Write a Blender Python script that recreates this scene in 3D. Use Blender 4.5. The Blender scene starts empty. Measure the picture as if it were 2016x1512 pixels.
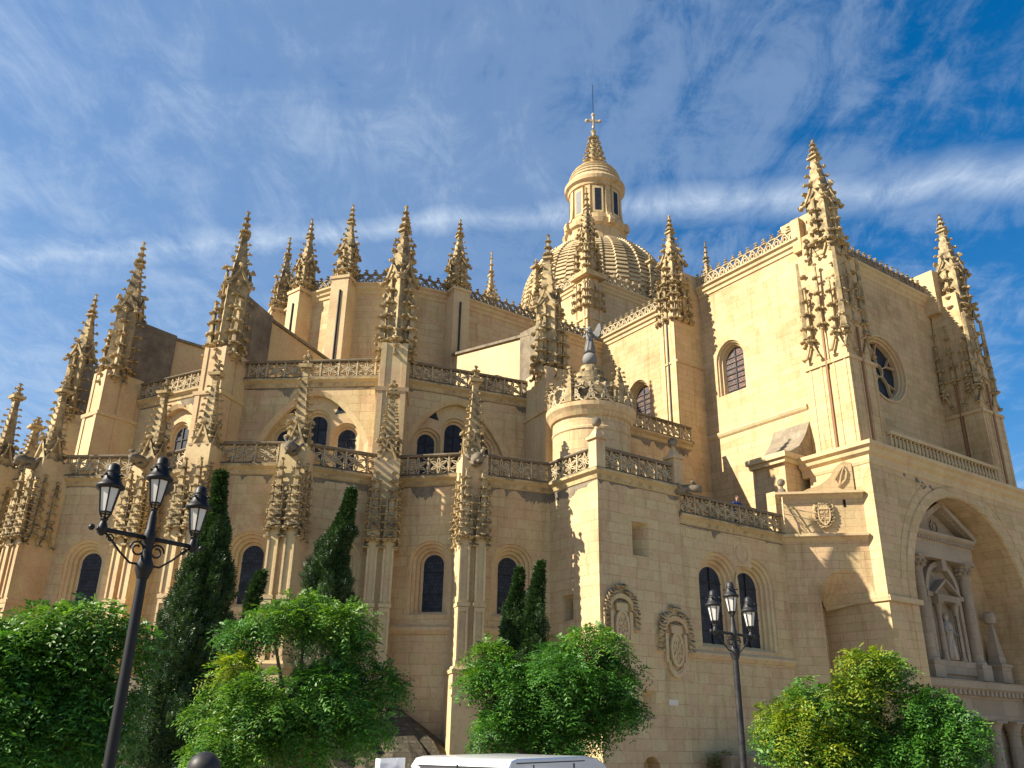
import bpy, bmesh, math, random
import numpy as np
from mathutils import Vector, Matrix
from mathutils.geometry import tessellate_polygon
random.seed(7); rng = np.random.default_rng(7)
S = bpy.context.scene
C = S.collection
R = math.radians
# ---------------------------------------------------------------- camera
PITCH, ROLL, HEAD = R(22.1), R(1.1), R(34.8)
F, CX, CY = 1700.0, 1008.0, 756.0
EYE = 1.7
cam = bpy.data.cameras.new('camera'); co = bpy.data.objects.new('camera', cam); C.objects.link(co)
c_, s_, cp, sp = math.cos(ROLL), math.sin(ROLL), math.cos(PITCH), math.sin(PITCH)
co.matrix_world = Matrix(((c_, -s_, 0, 0), (-s_*sp, -c_*sp, -cp, 0), (s_*cp, c_*cp, -sp, EYE), (0, 0, 0, 1)))
cam.sensor_width = 36; cam.lens = F/2016*36; cam.clip_start = .1; cam.clip_end = 5000
S.camera = co
S.render.resolution_x, S.render.resolution_y = 1024, 768
# ---------------------------------------------------------------- light
SUN_EL = R(37)
sd = Vector((-.966, -.258, 0)).normalized()*math.cos(SUN_EL) + Vector((0, 0, math.sin(SUN_EL)))
sl = bpy.data.lights.new('sun', 'SUN'); so = bpy.data.objects.new('sun', sl); C.objects.link(so)
sl.energy = 5.0; sl.angle = R(.5); sl.color = (1, .9, .74)
so.rotation_euler = sd.to_track_quat('Z', 'Y').to_euler(); so.location = sd*100
def ray(x, y):
    a, b = (x-CX)/F, (y-CY)/F
    X = c_*a + s_*b; u = s_*a - c_*b
    return Vector((X, cp-u*sp, sp+u*cp))
def at(x, y, d):                       # a world point at horizontal distance d
    r = ray(x, y); return r*(d/math.hypot(r.x, r.y)) + Vector((0, 0, EYE))
w = bpy.data.worlds.new('World'); S.world = w; w.use_nodes = True
nt = w.node_tree; nt.nodes.clear()
def nd(t, k, **kw):
    n = t.nodes.new(k)
    for a, b in kw.items():
        if a.startswith('i_'):
            n.inputs[a[2:].replace('_', ' ')].default_value = b
        else: setattr(n, a, b)
    return n
def mth(t, op, a, b=None, clamp=False):
    n = t.nodes.new('ShaderNodeMath'); n.operation = op; n.use_clamp = clamp
    for i, v in enumerate((a, b)):
        if v is None: continue
        if isinstance(v, (int, float)): n.inputs[i].default_value = v
        else: t.links.new(v, n.inputs[i])
    return n.outputs[0]
def vm(t, op, a, b=None):
    n = t.nodes.new('ShaderNodeVectorMath'); n.operation = op
    for i, v in enumerate((a, b)):
        if v is None: continue
        if isinstance(v, (tuple, list, Vector)): n.inputs[i].default_value = v
        else: t.links.new(v, n.inputs[i])
    return n
def ramp(t, f, stops, interp='LINEAR'):
    n = t.nodes.new('ShaderNodeValToRGB'); n.color_ramp.interpolation = interp
    e = n.color_ramp.elements
    while len(e) < len(stops): e.new(.5)
    for k, (p, c) in enumerate(stops):
        e[k].position = p; e[k].color = c if len(c) == 4 else (*c, 1)
    t.links.new(f, n.inputs[0]); return n.outputs[0]
def mixc(t, f, a, b, mode='MIX'):
    n = t.nodes.new('ShaderNodeMix'); n.data_type = 'RGBA'; n.blend_type = mode
    for i, v in ((0, f), (6, a), (7, b)):
        if isinstance(v, (int, float)): n.inputs[i].default_value = v
        elif isinstance(v, (tuple, list)): n.inputs[i].default_value = (*v, 1) if len(v) == 3 else v
        else: t.links.new(v, n.inputs[i])
    return n.outputs[2]
sky = nd(nt, 'ShaderNodeTexSky', sky_type='NISHITA', sun_disc=False, sun_elevation=SUN_EL,
         sun_rotation=math.atan2(sd.x, sd.y), altitude=1000, air_density=1.5, dust_density=.2, ozone_density=4.0)
tc = nd(nt, 'ShaderNodeTexCoord')
sx = nd(nt, 'ShaderNodeSeparateXYZ'); nt.links.new(tc.outputs['Generated'], sx.inputs[0])
dx, dy, dz = sx.outputs
den = mth(nt, 'ADD', mth(nt, 'MAXIMUM', dz, 0.02), .12)
px, py = mth(nt, 'DIVIDE', dx, den), mth(nt, 'DIVIDE', dy, den)
cb = nd(nt, 'ShaderNodeCombineXYZ'); nt.links.new(px, cb.inputs[0]); nt.links.new(py, cb.inputs[1])
def mapn(v, rot, sc, loc=(0, 0, 0)):
    m = nd(nt, 'ShaderNodeMapping'); m.inputs['Rotation'].default_value = (0, 0, R(rot)); m.inputs['Scale'].default_value = sc
    m.inputs['Location'].default_value = loc
    nt.links.new(v, m.inputs[0]); return m.outputs[0]
def noise(t, v, sc, det=6, rough=.55, dist=0):
    n = nd(t, 'ShaderNodeTexNoise'); n.inputs['Scale'].default_value = sc; n.inputs['Detail'].default_value = det
    n.inputs['Roughness'].default_value = rough; n.inputs['Distortion'].default_value = dist
    if v is not None: t.links.new(v, n.inputs['Vector'])
    return n.outputs['Fac']
n1 = noise(nt, mapn(cb.outputs[0], 25, (1.1, 2.3, 1)), 1.5, 9, .6, .5)        # cirrus streaks
n2 = noise(nt, mapn(cb.outputs[0], -20, (2.4, 1.2, 1), (3, 1, 0)), 4.2, 12, .7, .5)  # small mackerel texture
cov = mth(nt, 'MULTIPLY_ADD', dx, -.36)                                       # more cloud to the left
cov.node.inputs[2].default_value = .0
c1 = mth(nt, 'ADD', mth(nt, 'ADD', mth(nt, 'MULTIPLY', n1, .66), mth(nt, 'MULTIPLY', n2, .69)), cov)
cl = ramp(nt, c1, [(.43, (0, 0, 0)), (.70, (.25,)*3), (1.0, (.5,)*3)], 'EASE')
A_, B_ = ray(260, 480).normalized(), ray(2016, 335).normalized()
bn = A_.cross(B_).normalized()
if bn.z < 0: bn = -bn
bd = nd(nt, 'ShaderNodeVectorMath', operation='DOT_PRODUCT'); nt.links.new(tc.outputs['Generated'], bd.inputs[0]); bd.inputs[1].default_value = bn
n3 = noise(nt, mapn(cb.outputs[0], 10, (1, 1, 1), (5, 2, 0)), 5, 6, .6, .2)
bdist = mth(nt, 'ADD', bd.outputs['Value'], mth(nt, 'MULTIPLY', mth(nt, 'SUBTRACT', n3, .5), .035))
bdist = mth(nt, 'ADD', bdist, .006)
up = mth(nt, 'DIVIDE', mth(nt, 'MAXIMUM', bdist, 0), .034); dn = mth(nt, 'DIVIDE', mth(nt, 'MINIMUM', bdist, 0), .035)
bt = mth(nt, 'ADD', up, mth(nt, 'MULTIPLY', dn, -1))
bf = mth(nt, 'MULTIPLY', mth(nt, 'SUBTRACT', 1, bt, True), mth(nt, 'MULTIPLY_ADD', n2, 2.6))
bf.node.inputs[1].links[0].from_node.inputs[2].default_value = -.42
cf = mth(nt, 'MAXIMUM', cl, mth(nt, 'MULTIPLY', bf, .62), True)
skyc = nt.nodes.new('ShaderNodeHueSaturation'); skyc.inputs['Saturation'].default_value = 1.42; skyc.inputs['Value'].default_value = 1.0
nt.links.new(sky.outputs[0], skyc.inputs['Color'])
mx = mixc(nt, cf, mixc(nt, 1, skyc.outputs[0], (1.12, .94, 1.0), 'MULTIPLY'), (5.2, 6.1, 7.2))
bg = nd(nt, 'ShaderNodeBackground'); bg.inputs[1].default_value = .055
nt.links.new(mx, bg.inputs[0]); ow = nd(nt, 'ShaderNodeOutputWorld'); nt.links.new(bg.outputs[0], ow.inputs[0])
S.view_settings.view_transform = 'Standard'; S.view_settings.look = 'None'
S.view_settings.exposure = 1.3; S.view_settings.gamma = 1
S.cycles.max_bounces = 6; S.cycles.diffuse_bounces = 4
# ---------------------------------------------------------------- materials
def new_mat(name, col=(.5, .5, .5), rough=.8, metal=0, spec=.3):
    m = bpy.data.materials.new(name); m.use_nodes = True
    b = m.node_tree.nodes['Principled BSDF']
    b.inputs['Base Color'].default_value = (*col, 1); b.inputs['Roughness'].default_value = rough
    b.inputs['Metallic'].default_value = metal; b.inputs['Specular IOR Level'].default_value = spec
    return m, m.node_tree, b
def stone(name, tints, bw=.95, bh=.46, mortar=.014, mort=.66, dirt=.35, bump=.35, lichen=0, joints=True, streak=0.0):
    m, t, b = new_mat(name, rough=.9, spec=.15)
    uv = nd(t, 'ShaderNodeUVMap'); g = nd(t, 'ShaderNodeNewGeometry'); pos = g.outputs['Position']
    br = nd(t, 'ShaderNodeTexBrick'); t.links.new(uv.outputs[0], br.inputs['Vector'])
    br.offset = .5; br.squash = .72; br.squash_frequency = 3
    for k, v in (('Scale', 1), ('Mortar Size', mortar), ('Mortar Smooth', .3), ('Brick Width', bw), ('Row Height', bh), ('Bias', 0)):
        br.inputs[k].default_value = v
    br.inputs['Color1'].default_value = (0, 0, 0, 1); br.inputs['Color2'].default_value = (1, 1, 1, 1); br.inputs['Mortar'].default_value = (.5, .5, .5, 1)
    n = len(tints)
    patch = noise(t, pos, .55, 4, .6)
    bx = mth(t, 'ADD', mth(t, 'MULTIPLY', br.outputs['Color'], (.7 if joints else 0)), mth(t, 'MULTIPLY', patch, .9 if joints else 1.6))
    bx = mth(t, 'SUBTRACT', bx, .3 if joints else .3)
    col = ramp(t, bx, [(i/(n-1), c) for i, c in enumerate(tints)])
    nf = noise(t, pos, 7, 8, .7); nl = noise(t, pos, .22, 5, .6)
    col = mixc(t, 1, col, ramp(t, nf, [(.25, (.78,)*3), (.5, (1,)*3), (.8, (1.1,)*3)]), 'MULTIPLY')
    col = mixc(t, dirt, col, ramp(t, nl, [(.28, (.6, .52, .46)), (.45, (.95, .93, .92)), (.55, (1, 1, 1)), (.75, (1.14, 1.1, 1.02))]), 'MULTIPLY')
    pits = ramp(t, noise(t, pos, 16, 3, .6), [(.26, (.45, .4, .34)), (.34, (1, 1, 1))])
    col = mixc(t, .6, col, pits, 'MULTIPLY')
    if streak:
        mp = nd(t, 'ShaderNodeMapping'); mp.inputs['Scale'].default_value = (1.3, 1.3, .16); t.links.new(pos, mp.inputs[0])
        st = ramp(t, noise(t, mp.outputs[0], 1.4, 6, .65), [(.52, (1, 1, 1)), (.72, (.62, .54, .46))])
        col = mixc(t, streak, col, st, 'MULTIPLY')
    if joints:
        jn = mth(t, 'MULTIPLY', br.outputs['Fac'], ramp(t, noise(t, pos, .8, 4, .7), [(.35, (.25,)*3), (.65, (1,)*3)]))
        col = mixc(t, mth(t, 'MULTIPLY', jn, 1.2, True), col, mixc(t, 1, col, (mort, mort*.93, mort*.85), 'MULTIPLY'))
    if lichen:
        sn = nd(t, 'ShaderNodeSeparateXYZ'); t.links.new(g.outputs['Normal'], sn.inputs[0])
        upf = mth(t, 'ADD', mth(t, 'MULTIPLY', sn.outputs[2], .3), mth(t, 'MULTIPLY', noise(t, pos, 1.7, 6, .7), 1.0))
        lf = ramp(t, upf, [(.40, (0, 0, 0)), (.66, (1, 1, 1))])
        col = mixc(t, mth(t, 'MULTIPLY', lf, lichen), col, (.055, .048, .037))
    t.links.new(col, b.inputs['Base Color'])
    bp = nd(t, 'ShaderNodeBump'); bp.inputs['Strength'].default_value = bump; bp.inputs['Distance'].default_value = .03
    hh = mth(t, 'SUBTRACT', mth(t, 'ADD', mth(t, 'MULTIPLY', nf, .8), mth(t, 'MULTIPLY', br.outputs['Color'], .25)), mth(t, 'MULTIPLY', br.outputs['Fac'], .8 if joints else 0))
    t.links.new(hh, bp.inputs['Height']); t.links.new(bp.outputs[0], b.inputs['Normal'])
    return m
OCH = [(.43, .325, .17), (.50, .39, .21), (.54, .43, .24), (.525, .385, .225), (.495, .35, .20), (.59, .475, .28)]
PALE = [(.41, .295, .15), (.475, .355, .19), (.52, .395, .215), (.53, .37, .215), (.565, .435, .25)]
M = {}
M['wall'] = stone('ochre_ashlar', OCH, dirt=.7, streak=.6)
M['high'] = stone('pale_ashlar', PALE, bw=1.05, bh=.42, dirt=.7, streak=.6)
M['trim'] = stone('dressed_stone', OCH, joints=False, dirt=.45, streak=.35)
M['carved'] = stone('weathered_carving', [(.36, .265, .14), (.47, .36, .19), (.56, .44, .25)], joints=False, dirt=.5, lichen=.85)
M['rail'] = stone('weathered_tracery', [(.38, .31, .20), (.50, .41, .26), (.54, .44, .28)], joints=False, dirt=.5, lichen=.45)
M['crest'] = stone('blackened_cresting', [(.22, .18, .125), (.31, .255, .175), (.4, .32, .2)], joints=False, dirt=.5, lichen=.75)
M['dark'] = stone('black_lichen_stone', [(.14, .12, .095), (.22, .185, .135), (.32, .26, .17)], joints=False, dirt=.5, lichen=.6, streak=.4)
M['grey'] = stone('grey_granite', [(.28, .225, .155), (.34, .275, .195), (.385, .315, .225)], bw=1.6, bh=.8, dirt=.3, bump=.2)
M['roof'] = stone('roof_stone', [(.3, .25, .18), (.4, .33, .23)], dirt=.5, lichen=.5)
M['rubble'] = stone('shade_darkened_rubble', [(.05, .05, .03), (.10, .09, .055), (.17, .145, .10), (.24, .21, .15)], bw=.3, bh=.16, mortar=.03, dirt=.9, lichen=.7, bump=1)  # mossy stone, with the shade of the trees also put into these dark tints
M['statue'] = stone('lead_grey_statue', [(.12, .125, .125), (.18, .18, .175), (.24, .235, .22)], joints=False, bump=.2)
M['marble'] = stone('white_marble', [(.36, .31, .24), (.44, .385, .30)], joints=False, bump=.1)
def glass_mat(name, c1, c2, bw, bh, lead=(.012, .012, .014), rough=.45, mort=.05):
    m, t, b = new_mat(name, rough=rough, spec=.22)
    uv = nd(t, 'ShaderNodeUVMap'); br = nd(t, 'ShaderNodeTexBrick'); t.links.new(uv.outputs[0], br.inputs['Vector'])
    for k, v in (('Scale', 1), ('Mortar Size', mort), ('Brick Width', bw), ('Row Height', bh), ('Bias', -.1)): br.inputs[k].default_value = v
    br.inputs['Color1'].default_value = (*c1, 1); br.inputs['Color2'].default_value = (*c2, 1); br.inputs['Mortar'].default_value = (*lead, 1)
    g = nd(t, 'ShaderNodeNewGeometry')
    col = mixc(t, 1, br.outputs[0], ramp(t, noise(t, g.outputs['Position'], 3.1, 4, .7), [(.3, (.45,)*3), (.7, (1.5,)*3)]), 'MULTIPLY')
    t.links.new(col, b.inputs['Base Color'])
    bp = nd(t, 'ShaderNodeBump'); bp.inputs['Strength'].default_value = .3; bp.inputs['Distance'].default_value = .02
    t.links.new(noise(t, g.outputs['Position'], 9, 2), bp.inputs['Height']); t.links.new(bp.outputs[0], b.inputs['Normal'])
    return m
M['glass'] = glass_mat('dark_leaded_glass', (.018, .024, .036), (.03, .036, .048), .16, .16, mort=.012)
M['stained'] = glass_mat('stained_glass', (.16, .085, .06), (.06, .075, .10), .22, .17, (.03, .022, .02), .5, .018)
M['void'] = new_mat('dark_opening', (.012, .011, .01), .9)[0]
M['lead'] = new_mat('lead_came', (.02, .02, .022), .6)[0]
M['iron'] = new_mat('black_painted_iron', (.007, .007, .008), .5, 0, .3)[0]
m, t, b = new_mat('worn_iron', (.03, .032, .036), .5, 0, .3); M['iron2'] = m
g = nd(t, 'ShaderNodeNewGeometry')
t.links.new(ramp(t, noise(t, g.outputs['Position'], 6, 6, .7), [(.42, (.012, .0125, .014)), (.66, (.035, .032, .03)), (.76, (.13, .08, .05))]), b.inputs['Base Color'])
m, t, b = new_mat('milky_lamp_glass', (.72, .70, .64), .35, 0, .5); M['lamp'] = m
b.inputs['Transmission Weight'].default_value = .25
M['pipe'] = new_mat('brown_drainpipe', (.22, .11, .05), .6)[0]
M['pipe2'] = new_mat('dark_drainpipe', (.03, .026, .022), .6)[0]
M['brass'] = new_mat('tan_metal', (.55, .42, .24), .6)[0]
m, t, b = new_mat('white_van_paint', (.74, .75, .77), .22, 0, .5); M['van'] = m; b.inputs['Coat Weight'].default_value = .6
M['vglass'] = new_mat('van_window_glass', (.015, .017, .02), .08, 0, .5)[0]
M['rubber'] = new_mat('black_rubber', (.02, .02, .02), .8)[0]
M['red'] = new_mat('red_tail_light', (.35, .015, .012), .25, 0, .5)[0]
M['chrome'] = new_mat('silver_rim', (.45, .46, .47), .35, .8)[0]
M['plaque'] = new_mat('white_plaque', (.62, .57, .48), .7)[0]
M['skin'] = new_mat('skin', (.48, .28, .2), .6)[0]
M['blue'] = new_mat('blue_jacket', (.02, .05, .2), .8)[0]
M['hair'] = new_mat('dark_hair', (.02, .015, .012), .7)[0]
M['jeans'] = new_mat('dark_trousers', (.03, .03, .045), .9)[0]
def leaf_mat(name, a, b2, c, tr=.35):
    m = bpy.data.materials.new(name); m.use_nodes = True; t = m.node_tree; t.nodes.clear()
    g = nd(t, 'ShaderNodeNewGeometry')
    col = ramp(t, g.outputs['Random Per Island'], [(0, a), (.5, b2), (1, c)])
    col = mixc(t, 1, col, ramp(t, noise(t, g.outputs['Position'], 2.3, 3, .6), [(.3, (.6, .66, .7)), (.7, (1.3, 1.25, 1.0))]), 'MULTIPLY')
    d = nd(t, 'ShaderNodeBsdfPrincipled'); d.inputs['Roughness'].default_value = .5; d.inputs['Specular IOR Level'].default_value = .35
    tl = nd(t, 'ShaderNodeBsdfTranslucent'); ms = nd(t, 'ShaderNodeMixShader'); ms.inputs[0].default_value = tr
    t.links.new(col, d.inputs['Base Color']); t.links.new(mixc(t, 1, col, (1.25, 1.3, .55), 'MULTIPLY'), tl.inputs[0])
    t.links.new(d.outputs[0], ms.inputs[1]); t.links.new(tl.outputs[0], ms.inputs[2])
    o = nd(t, 'ShaderNodeOutputMaterial'); t.links.new(ms.outputs[0], o.inputs[0]); return m
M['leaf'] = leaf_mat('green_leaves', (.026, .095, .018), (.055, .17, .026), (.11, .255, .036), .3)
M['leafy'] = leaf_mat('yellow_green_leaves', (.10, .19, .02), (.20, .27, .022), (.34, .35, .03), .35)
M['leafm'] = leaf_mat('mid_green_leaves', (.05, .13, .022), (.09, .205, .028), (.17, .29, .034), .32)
M['cyp'] = leaf_mat('cypress_foliage', (.016, .042, .014), (.028, .066, .020), (.055, .105, .030), .12)
M['straw'] = leaf_mat('dry_weeds', (.14, .16, .05), (.22, .2, .08), (.3, .24, .12), .3)
m, t, b = new_mat('bark', (.12, .085, .06), .95); M['bark'] = m
m, t, b = new_mat('stone_paving', (.3, .27, .23), .9); M['pave'] = m
tcg = nd(t, 'ShaderNodeNewGeometry'); br = nd(t, 'ShaderNodeTexBrick'); t.links.new(tcg.outputs['Position'], br.inputs[0])
br.inputs['Scale'].default_value = 1; br.inputs['Brick Width'].default_value = .6; br.inputs['Row Height'].default_value = .4; br.inputs['Mortar Size'].default_value = .01
br.inputs['Color1'].default_value = (.24, .21, .17, 1); br.inputs['Color2'].default_value = (.3, .265, .215, 1); br.inputs['Mortar'].default_value = (.12, .11, .1, 1)
t.links.new(br.outputs[0], b.inputs['Base Color'])
# ---------------------------------------------------------------- mesh helpers
OFF = np.array((30.0, 40.0, -4.2))      # cathedral frame: (u, v, height above the eye) -> local
class MB:
    def __init__(s): s.v = []; s.f = []; s.m = []
    def add(s, vs, fs, mi=0):
        o = len(s.v); s.v.extend(tuple(map(float, p)) for p in vs)
        s.f.extend([tuple(i+o for i in f) for f in fs]); s.m.extend([mi]*len(fs)); return s
    def rbox(s, cx, cy, rot, hw, hd, z0, z1, t=1.0, t2=None):
        ca, sa = math.cos(rot), math.sin(rot); t2 = t if t2 is None else t2; vs = []
        for z, kx, ky in ((z0, 1, 1), (z1, t, t2)):
            for x, y in ((-hw, -hd), (hw, -hd), (hw, hd), (-hw, hd)):
                x *= kx; y *= ky; vs.append((cx+x*ca-y*sa, cy+x*sa+y*ca, z))
        return s.add(vs, [(3, 2, 1, 0), (4, 5, 6, 7), (0, 1, 5, 4), (1, 2, 6, 5), (2, 3, 7, 6), (3, 0, 4, 7)])
    def box(s, x0, x1, y0, y1, z0, z1): return s.rbox((x0+x1)/2, (y0+y1)/2, 0, abs(x1-x0)/2, abs(y1-y0)/2, z0, z1)
    def prism(s, poly, z0, z1, k=1.0, cen=None):
        n = len(poly); c = np.mean(poly, 0) if cen is None else cen
        top = [(c[0]+(p[0]-c[0])*k, c[1]+(p[1]-c[1])*k, z1) for p in poly]
        return s.add([(*p, z0) for p in poly]+top, [tuple(range(n))[::-1], tuple(range(n, 2*n))]+[(i, (i+1) % n, n+(i+1) % n, n+i) for i in range(n)])
    def lathe(s, cx, cy, prof, n=24, rot=0, arc=2*math.pi, z=0):
        full = arc > 6.28; m_ = n if full else n+1; vs = []
        for r, zz in prof:
            for i in range(m_):
                a = rot+arc*i/n; vs.append((cx+r*math.cos(a), cy+r*math.sin(a), z+zz))
        fs = []
        for j in range(len(prof)-1):
            for i in range(n):
                a, b = j*m_+i, j*m_+(i+1) % m_
                fs.append((a, b, b+m_, a+m_))
        return s.add(vs, fs)
    def sphere(s, c, r, n=12, k=8, sz=1):
        return s.lathe(c[0], c[1], [(max(1e-4, r*math.sin(math.pi*j/k)), -r*sz*math.cos(math.pi*j/k)) for j in range(k+1)], n, z=c[2])
    def tube(s, pts, r, n=6, closed=False):
        P = [Vector(p) for p in pts]; rs = r if isinstance(r, (list, tuple)) else [r]*len(P); vs = []; a = None
        for i, p in enumerate(P):
            d = ((P[min(i+1, len(P)-1)]-P[max(i-1, 0)]) if not closed else (P[(i+1) % len(P)]-P[i-1])).normalized()
            if a is None: a = d.orthogonal().normalized()
            a = (a-d*a.dot(d)).normalized(); b = d.cross(a)
            vs += [p+(a*math.cos(2*math.pi*k/n)+b*math.sin(2*math.pi*k/n))*rs[i] for k in range(n)]
        L = len(P); fs = [(i*n+k, i*n+(k+1) % n, ((i+1) % L)*n+(k+1) % n, ((i+1) % L)*n+k) for i in range(L if closed else L-1) for k in range(n)]
        if not closed: fs += [tuple(range(n))[::-1], tuple(range((L-1)*n, L*n))]
        return s.add(vs, fs)
    def rib(s, fr, pts, wd, dp, closed=False):          # flat bar following pts (s,z) in facet frame fr
        P = [np.array(p, float) for p in pts]; n = len(P); vs = []
        for i, p in enumerate(P):
            a = P[i-1] if (i > 0 or closed) else p; b = P[(i+1) % n] if (i < n-1 or closed) else p
            d = b-a; d /= (np.hypot(*d)+1e-9); q = np.array((-d[1], d[0]))*wd/2
            for o in (q, -q):
                for dd in (dp[0], dp[1]): vs.append(fr.pt(p[0]+o[0], p[1]+o[1], dd))
        fs = []
        for i in range(n if closed else n-1):
            a, b = 4*i, 4*((i+1) % n)
            fs += [(a+1, a+3, b+3, b+1), (a, b, b+2, a+2), (a, a+1, b+1, b), (a+2, b+2, b+3, a+3)]
        if not closed: fs += [(0, 2, 3, 1), (4*n-4, 4*n-3, 4*n-1, 4*n-2)]
        return s.add(vs, fs)
    def fbox(s, fr, s0, s1, z0, z1, d0, d1):
        vs = [fr.pt(a, z, d) for z in (z0, z1) for a, d in ((s0, d0), (s1, d0), (s1, d1), (s0, d1))]
        return s.add(vs, [(3, 2, 1, 0), (4, 5, 6, 7), (0, 1, 5, 4), (1, 2, 6, 5), (2, 3, 7, 6), (3, 0, 4, 7)])
    def fprof(s, fr, s0, s1, prof):                      # moulding: profile (outward, z) run along the facet
        n = len(prof); vs = [fr.pt(a, z, d) for a in (s0, s1) for d, z in prof]
        return s.add(vs, [(i, i+1, n+i+1, n+i) for i in range(n-1)]+[tuple(range(n)), tuple(range(n, 2*n))[::-1]])
    def fpath(s, pts, prof):                             # moulding with mitred corners along a polyline (left to right from outside)
        P = [np.array(p, float) for p in pts]; n = len(prof); vs = []
        for i, p in enumerate(P):
            ns = []
            for a, b in ((i-1, i), (i, i+1)):
                if a >= 0 and b < len(P): d = P[b]-P[a]; d /= np.hypot(*d); ns.append(np.array((d[1], -d[0])))
            m_ = sum(ns); m_ = m_/(m_@ns[0])
            vs += [(*(p+m_*o), z) for o, z in prof]
        fs = [(j*n+i, j*n+i+1, (j+1)*n+i+1, (j+1)*n+i) for j in range(len(P)-1) for i in range(n-1)]
        return s.add(vs, fs+[tuple(range(n)), tuple(range((len(P)-1)*n, len(P)*n))[::-1]])
    def knob(s, p, d, L, r):                              # a leafy crocket sticking out along d
        d = Vector(d).normalized(); p = Vector(p); vs = []
        a = d.cross(Vector((0, 0, 1))); a = a.normalized() if a.length > .3 else d.orthogonal().normalized(); b = d.cross(a)
        fl_ = .55 if abs(d.z) < .6 else 1.0; ph = random.random()*.6
        for t_, k in ((0, .5), (.36, .55), (.62, 1.05), (.92, .85), (1.08, .3)):
            for i in range(6):
                an = ph+i*math.pi/3; rr = r*k*(.92+random.uniform(-.25, .25)+.38*(i % 2)*(k > .5))
                vs.append(p+d*(L*t_+random.uniform(-.12, .12)*r)+(a*math.cos(an)*1.22+b*math.sin(an)*fl_)*rr+Vector((0, 0, .22*r*(t_ < .8)-.2*r*(t_ > 1))))
        return s.add(vs, [(j*6+i, j*6+(i+1) % 6, j*6+6+(i+1) % 6, j*6+6+i) for j in range(4) for i in range(6)]+[tuple(range(24, 30))])
    def build(s, name, mat, parent=None, off=None, smooth=False):
        me = bpy.data.meshes.new(name)
        v = np.array(s.v, float) if s.v else np.zeros((0, 3))
        if off is not None: v = v-np.array(off)
        me.from_pydata(v.tolist(), [], s.f)
        for m_ in (mat if isinstance(mat, (list, tuple)) else [mat]): me.materials.append(M[m_] if isinstance(m_, str) else m_)
        me.polygons.foreach_set('material_index', s.m)
        nf, nl = len(me.polygons), len(me.loops)
        nr = np.empty(nf*3); me.polygons.foreach_get('normal', nr); nr = nr.reshape(-1, 3)
        lt = np.empty(nf, int); me.polygons.foreach_get('loop_total', lt)
        lv = np.empty(nl, int); me.loops.foreach_get('vertex_index', lv)
        pf = np.repeat(np.arange(nf), lt); N = nr[pf]; Pv = v[lv]
        h = np.hypot(N[:, 0], N[:, 1]); flat = h < .3; hh = np.where(h < 1e-6, 1, h)
        uu = np.where(flat, Pv[:, 0], (-N[:, 1]*Pv[:, 0]+N[:, 0]*Pv[:, 1])/hh); vv = np.where(flat, Pv[:, 1], Pv[:, 2])
        ul = me.uv_layers.new(name='UVMap'); ul.data.foreach_set('uv', np.stack([uu, vv], 1).ravel())
        if smooth: me.polygons.foreach_set('use_smooth', [True]*nf)
        me.update()
        o = bpy.data.objects.new(name, me); C.objects.link(o)
        if parent is not None: o.parent = parent
        return o
class Fr:                                                # a facet frame: p0 -> p1 is left to right seen from outside
    def __init__(s, p0, p1):
        s.p0 = np.array(p0, float); e = np.array(p1, float)-s.p0; s.L = float(np.hypot(*e)); s.d = e/s.L; s.n = np.array((s.d[1], -s.d[0]))
    def pt(s, a, z, out=0): p = s.p0+s.d*a+s.n*out; return (p[0], p[1], z)
def tag(o, label=None, cat=None, group=None, kind=None):
    for k, v_ in (('label', label), ('category', cat), ('group', group), ('kind', kind)):
        if v_: o[k] = v_
    return o
def empty(name, loc, rz=0):
    o = bpy.data.objects.new(name, None); C.objects.link(o); o.location = loc; o.rotation_euler = (0, 0, rz); o.empty_display_size = .5; return o
def uvw(u, v, z=0): return Vector((u*math.cos(HEAD)-v*math.sin(HEAD), u*math.sin(HEAD)+v*math.cos(HEAD), z+EYE))
# ---------------------------------------------------------------- ground
gm = MB(); xs = [-400, -60, -30, -15, 0, 15, 30, 60, 400]
ys = [(-400, 0), (0, 0), (8, -.55), (30, -2.5), (80, -2.5), (600, -2.5)]
gm.add([(x, y, z) for y, z in ys for x in xs], [(j*9+i, j*9+i+1, j*9+10+i, j*9+9+i) for j in range(5) for i in range(8)])
tag(gm.build('ground', 'pave'), kind='structure')
# ================================================================ cathedral
K = empty('cathedral', uvw(30, 40, -4.2), HEAD)
tag(K, 'honey coloured gothic stone cathedral with crocketed pinnacles, dome and arched side portal', 'cathedral')
def mg(a, b): a.add(b.v, b.f); return a
def bd(mb, name, mat, par=None, smooth=False): return mb.build(name, mat, K if par is None else par, OFF, smooth)
GZ = -4.2
def arch_pts(sc, hw, zb, zs, o=0, ob=None, pointed=0.0, n=14):
    r = hw+o; zb2 = zb-(o if ob is None else ob); pts = [(sc-r, zb2), (sc-r, zs)]
    R_ = r*(1+pointed)
    a1 = math.acos((R_-r)/R_) if pointed else math.pi/2
    for i in range(1, n//2+1):
        a = a1*i/(n//2); pts.append((sc-r+R_-R_*math.cos(a), zs+R_*math.sin(a)))
    for i in range(n//2-1, -1, -1):
        a = a1*i/(n//2); pts.append((sc+r-R_+R_*math.cos(a), zs+R_*math.sin(a)))
    return pts+[(sc+r, zb2)]
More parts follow.
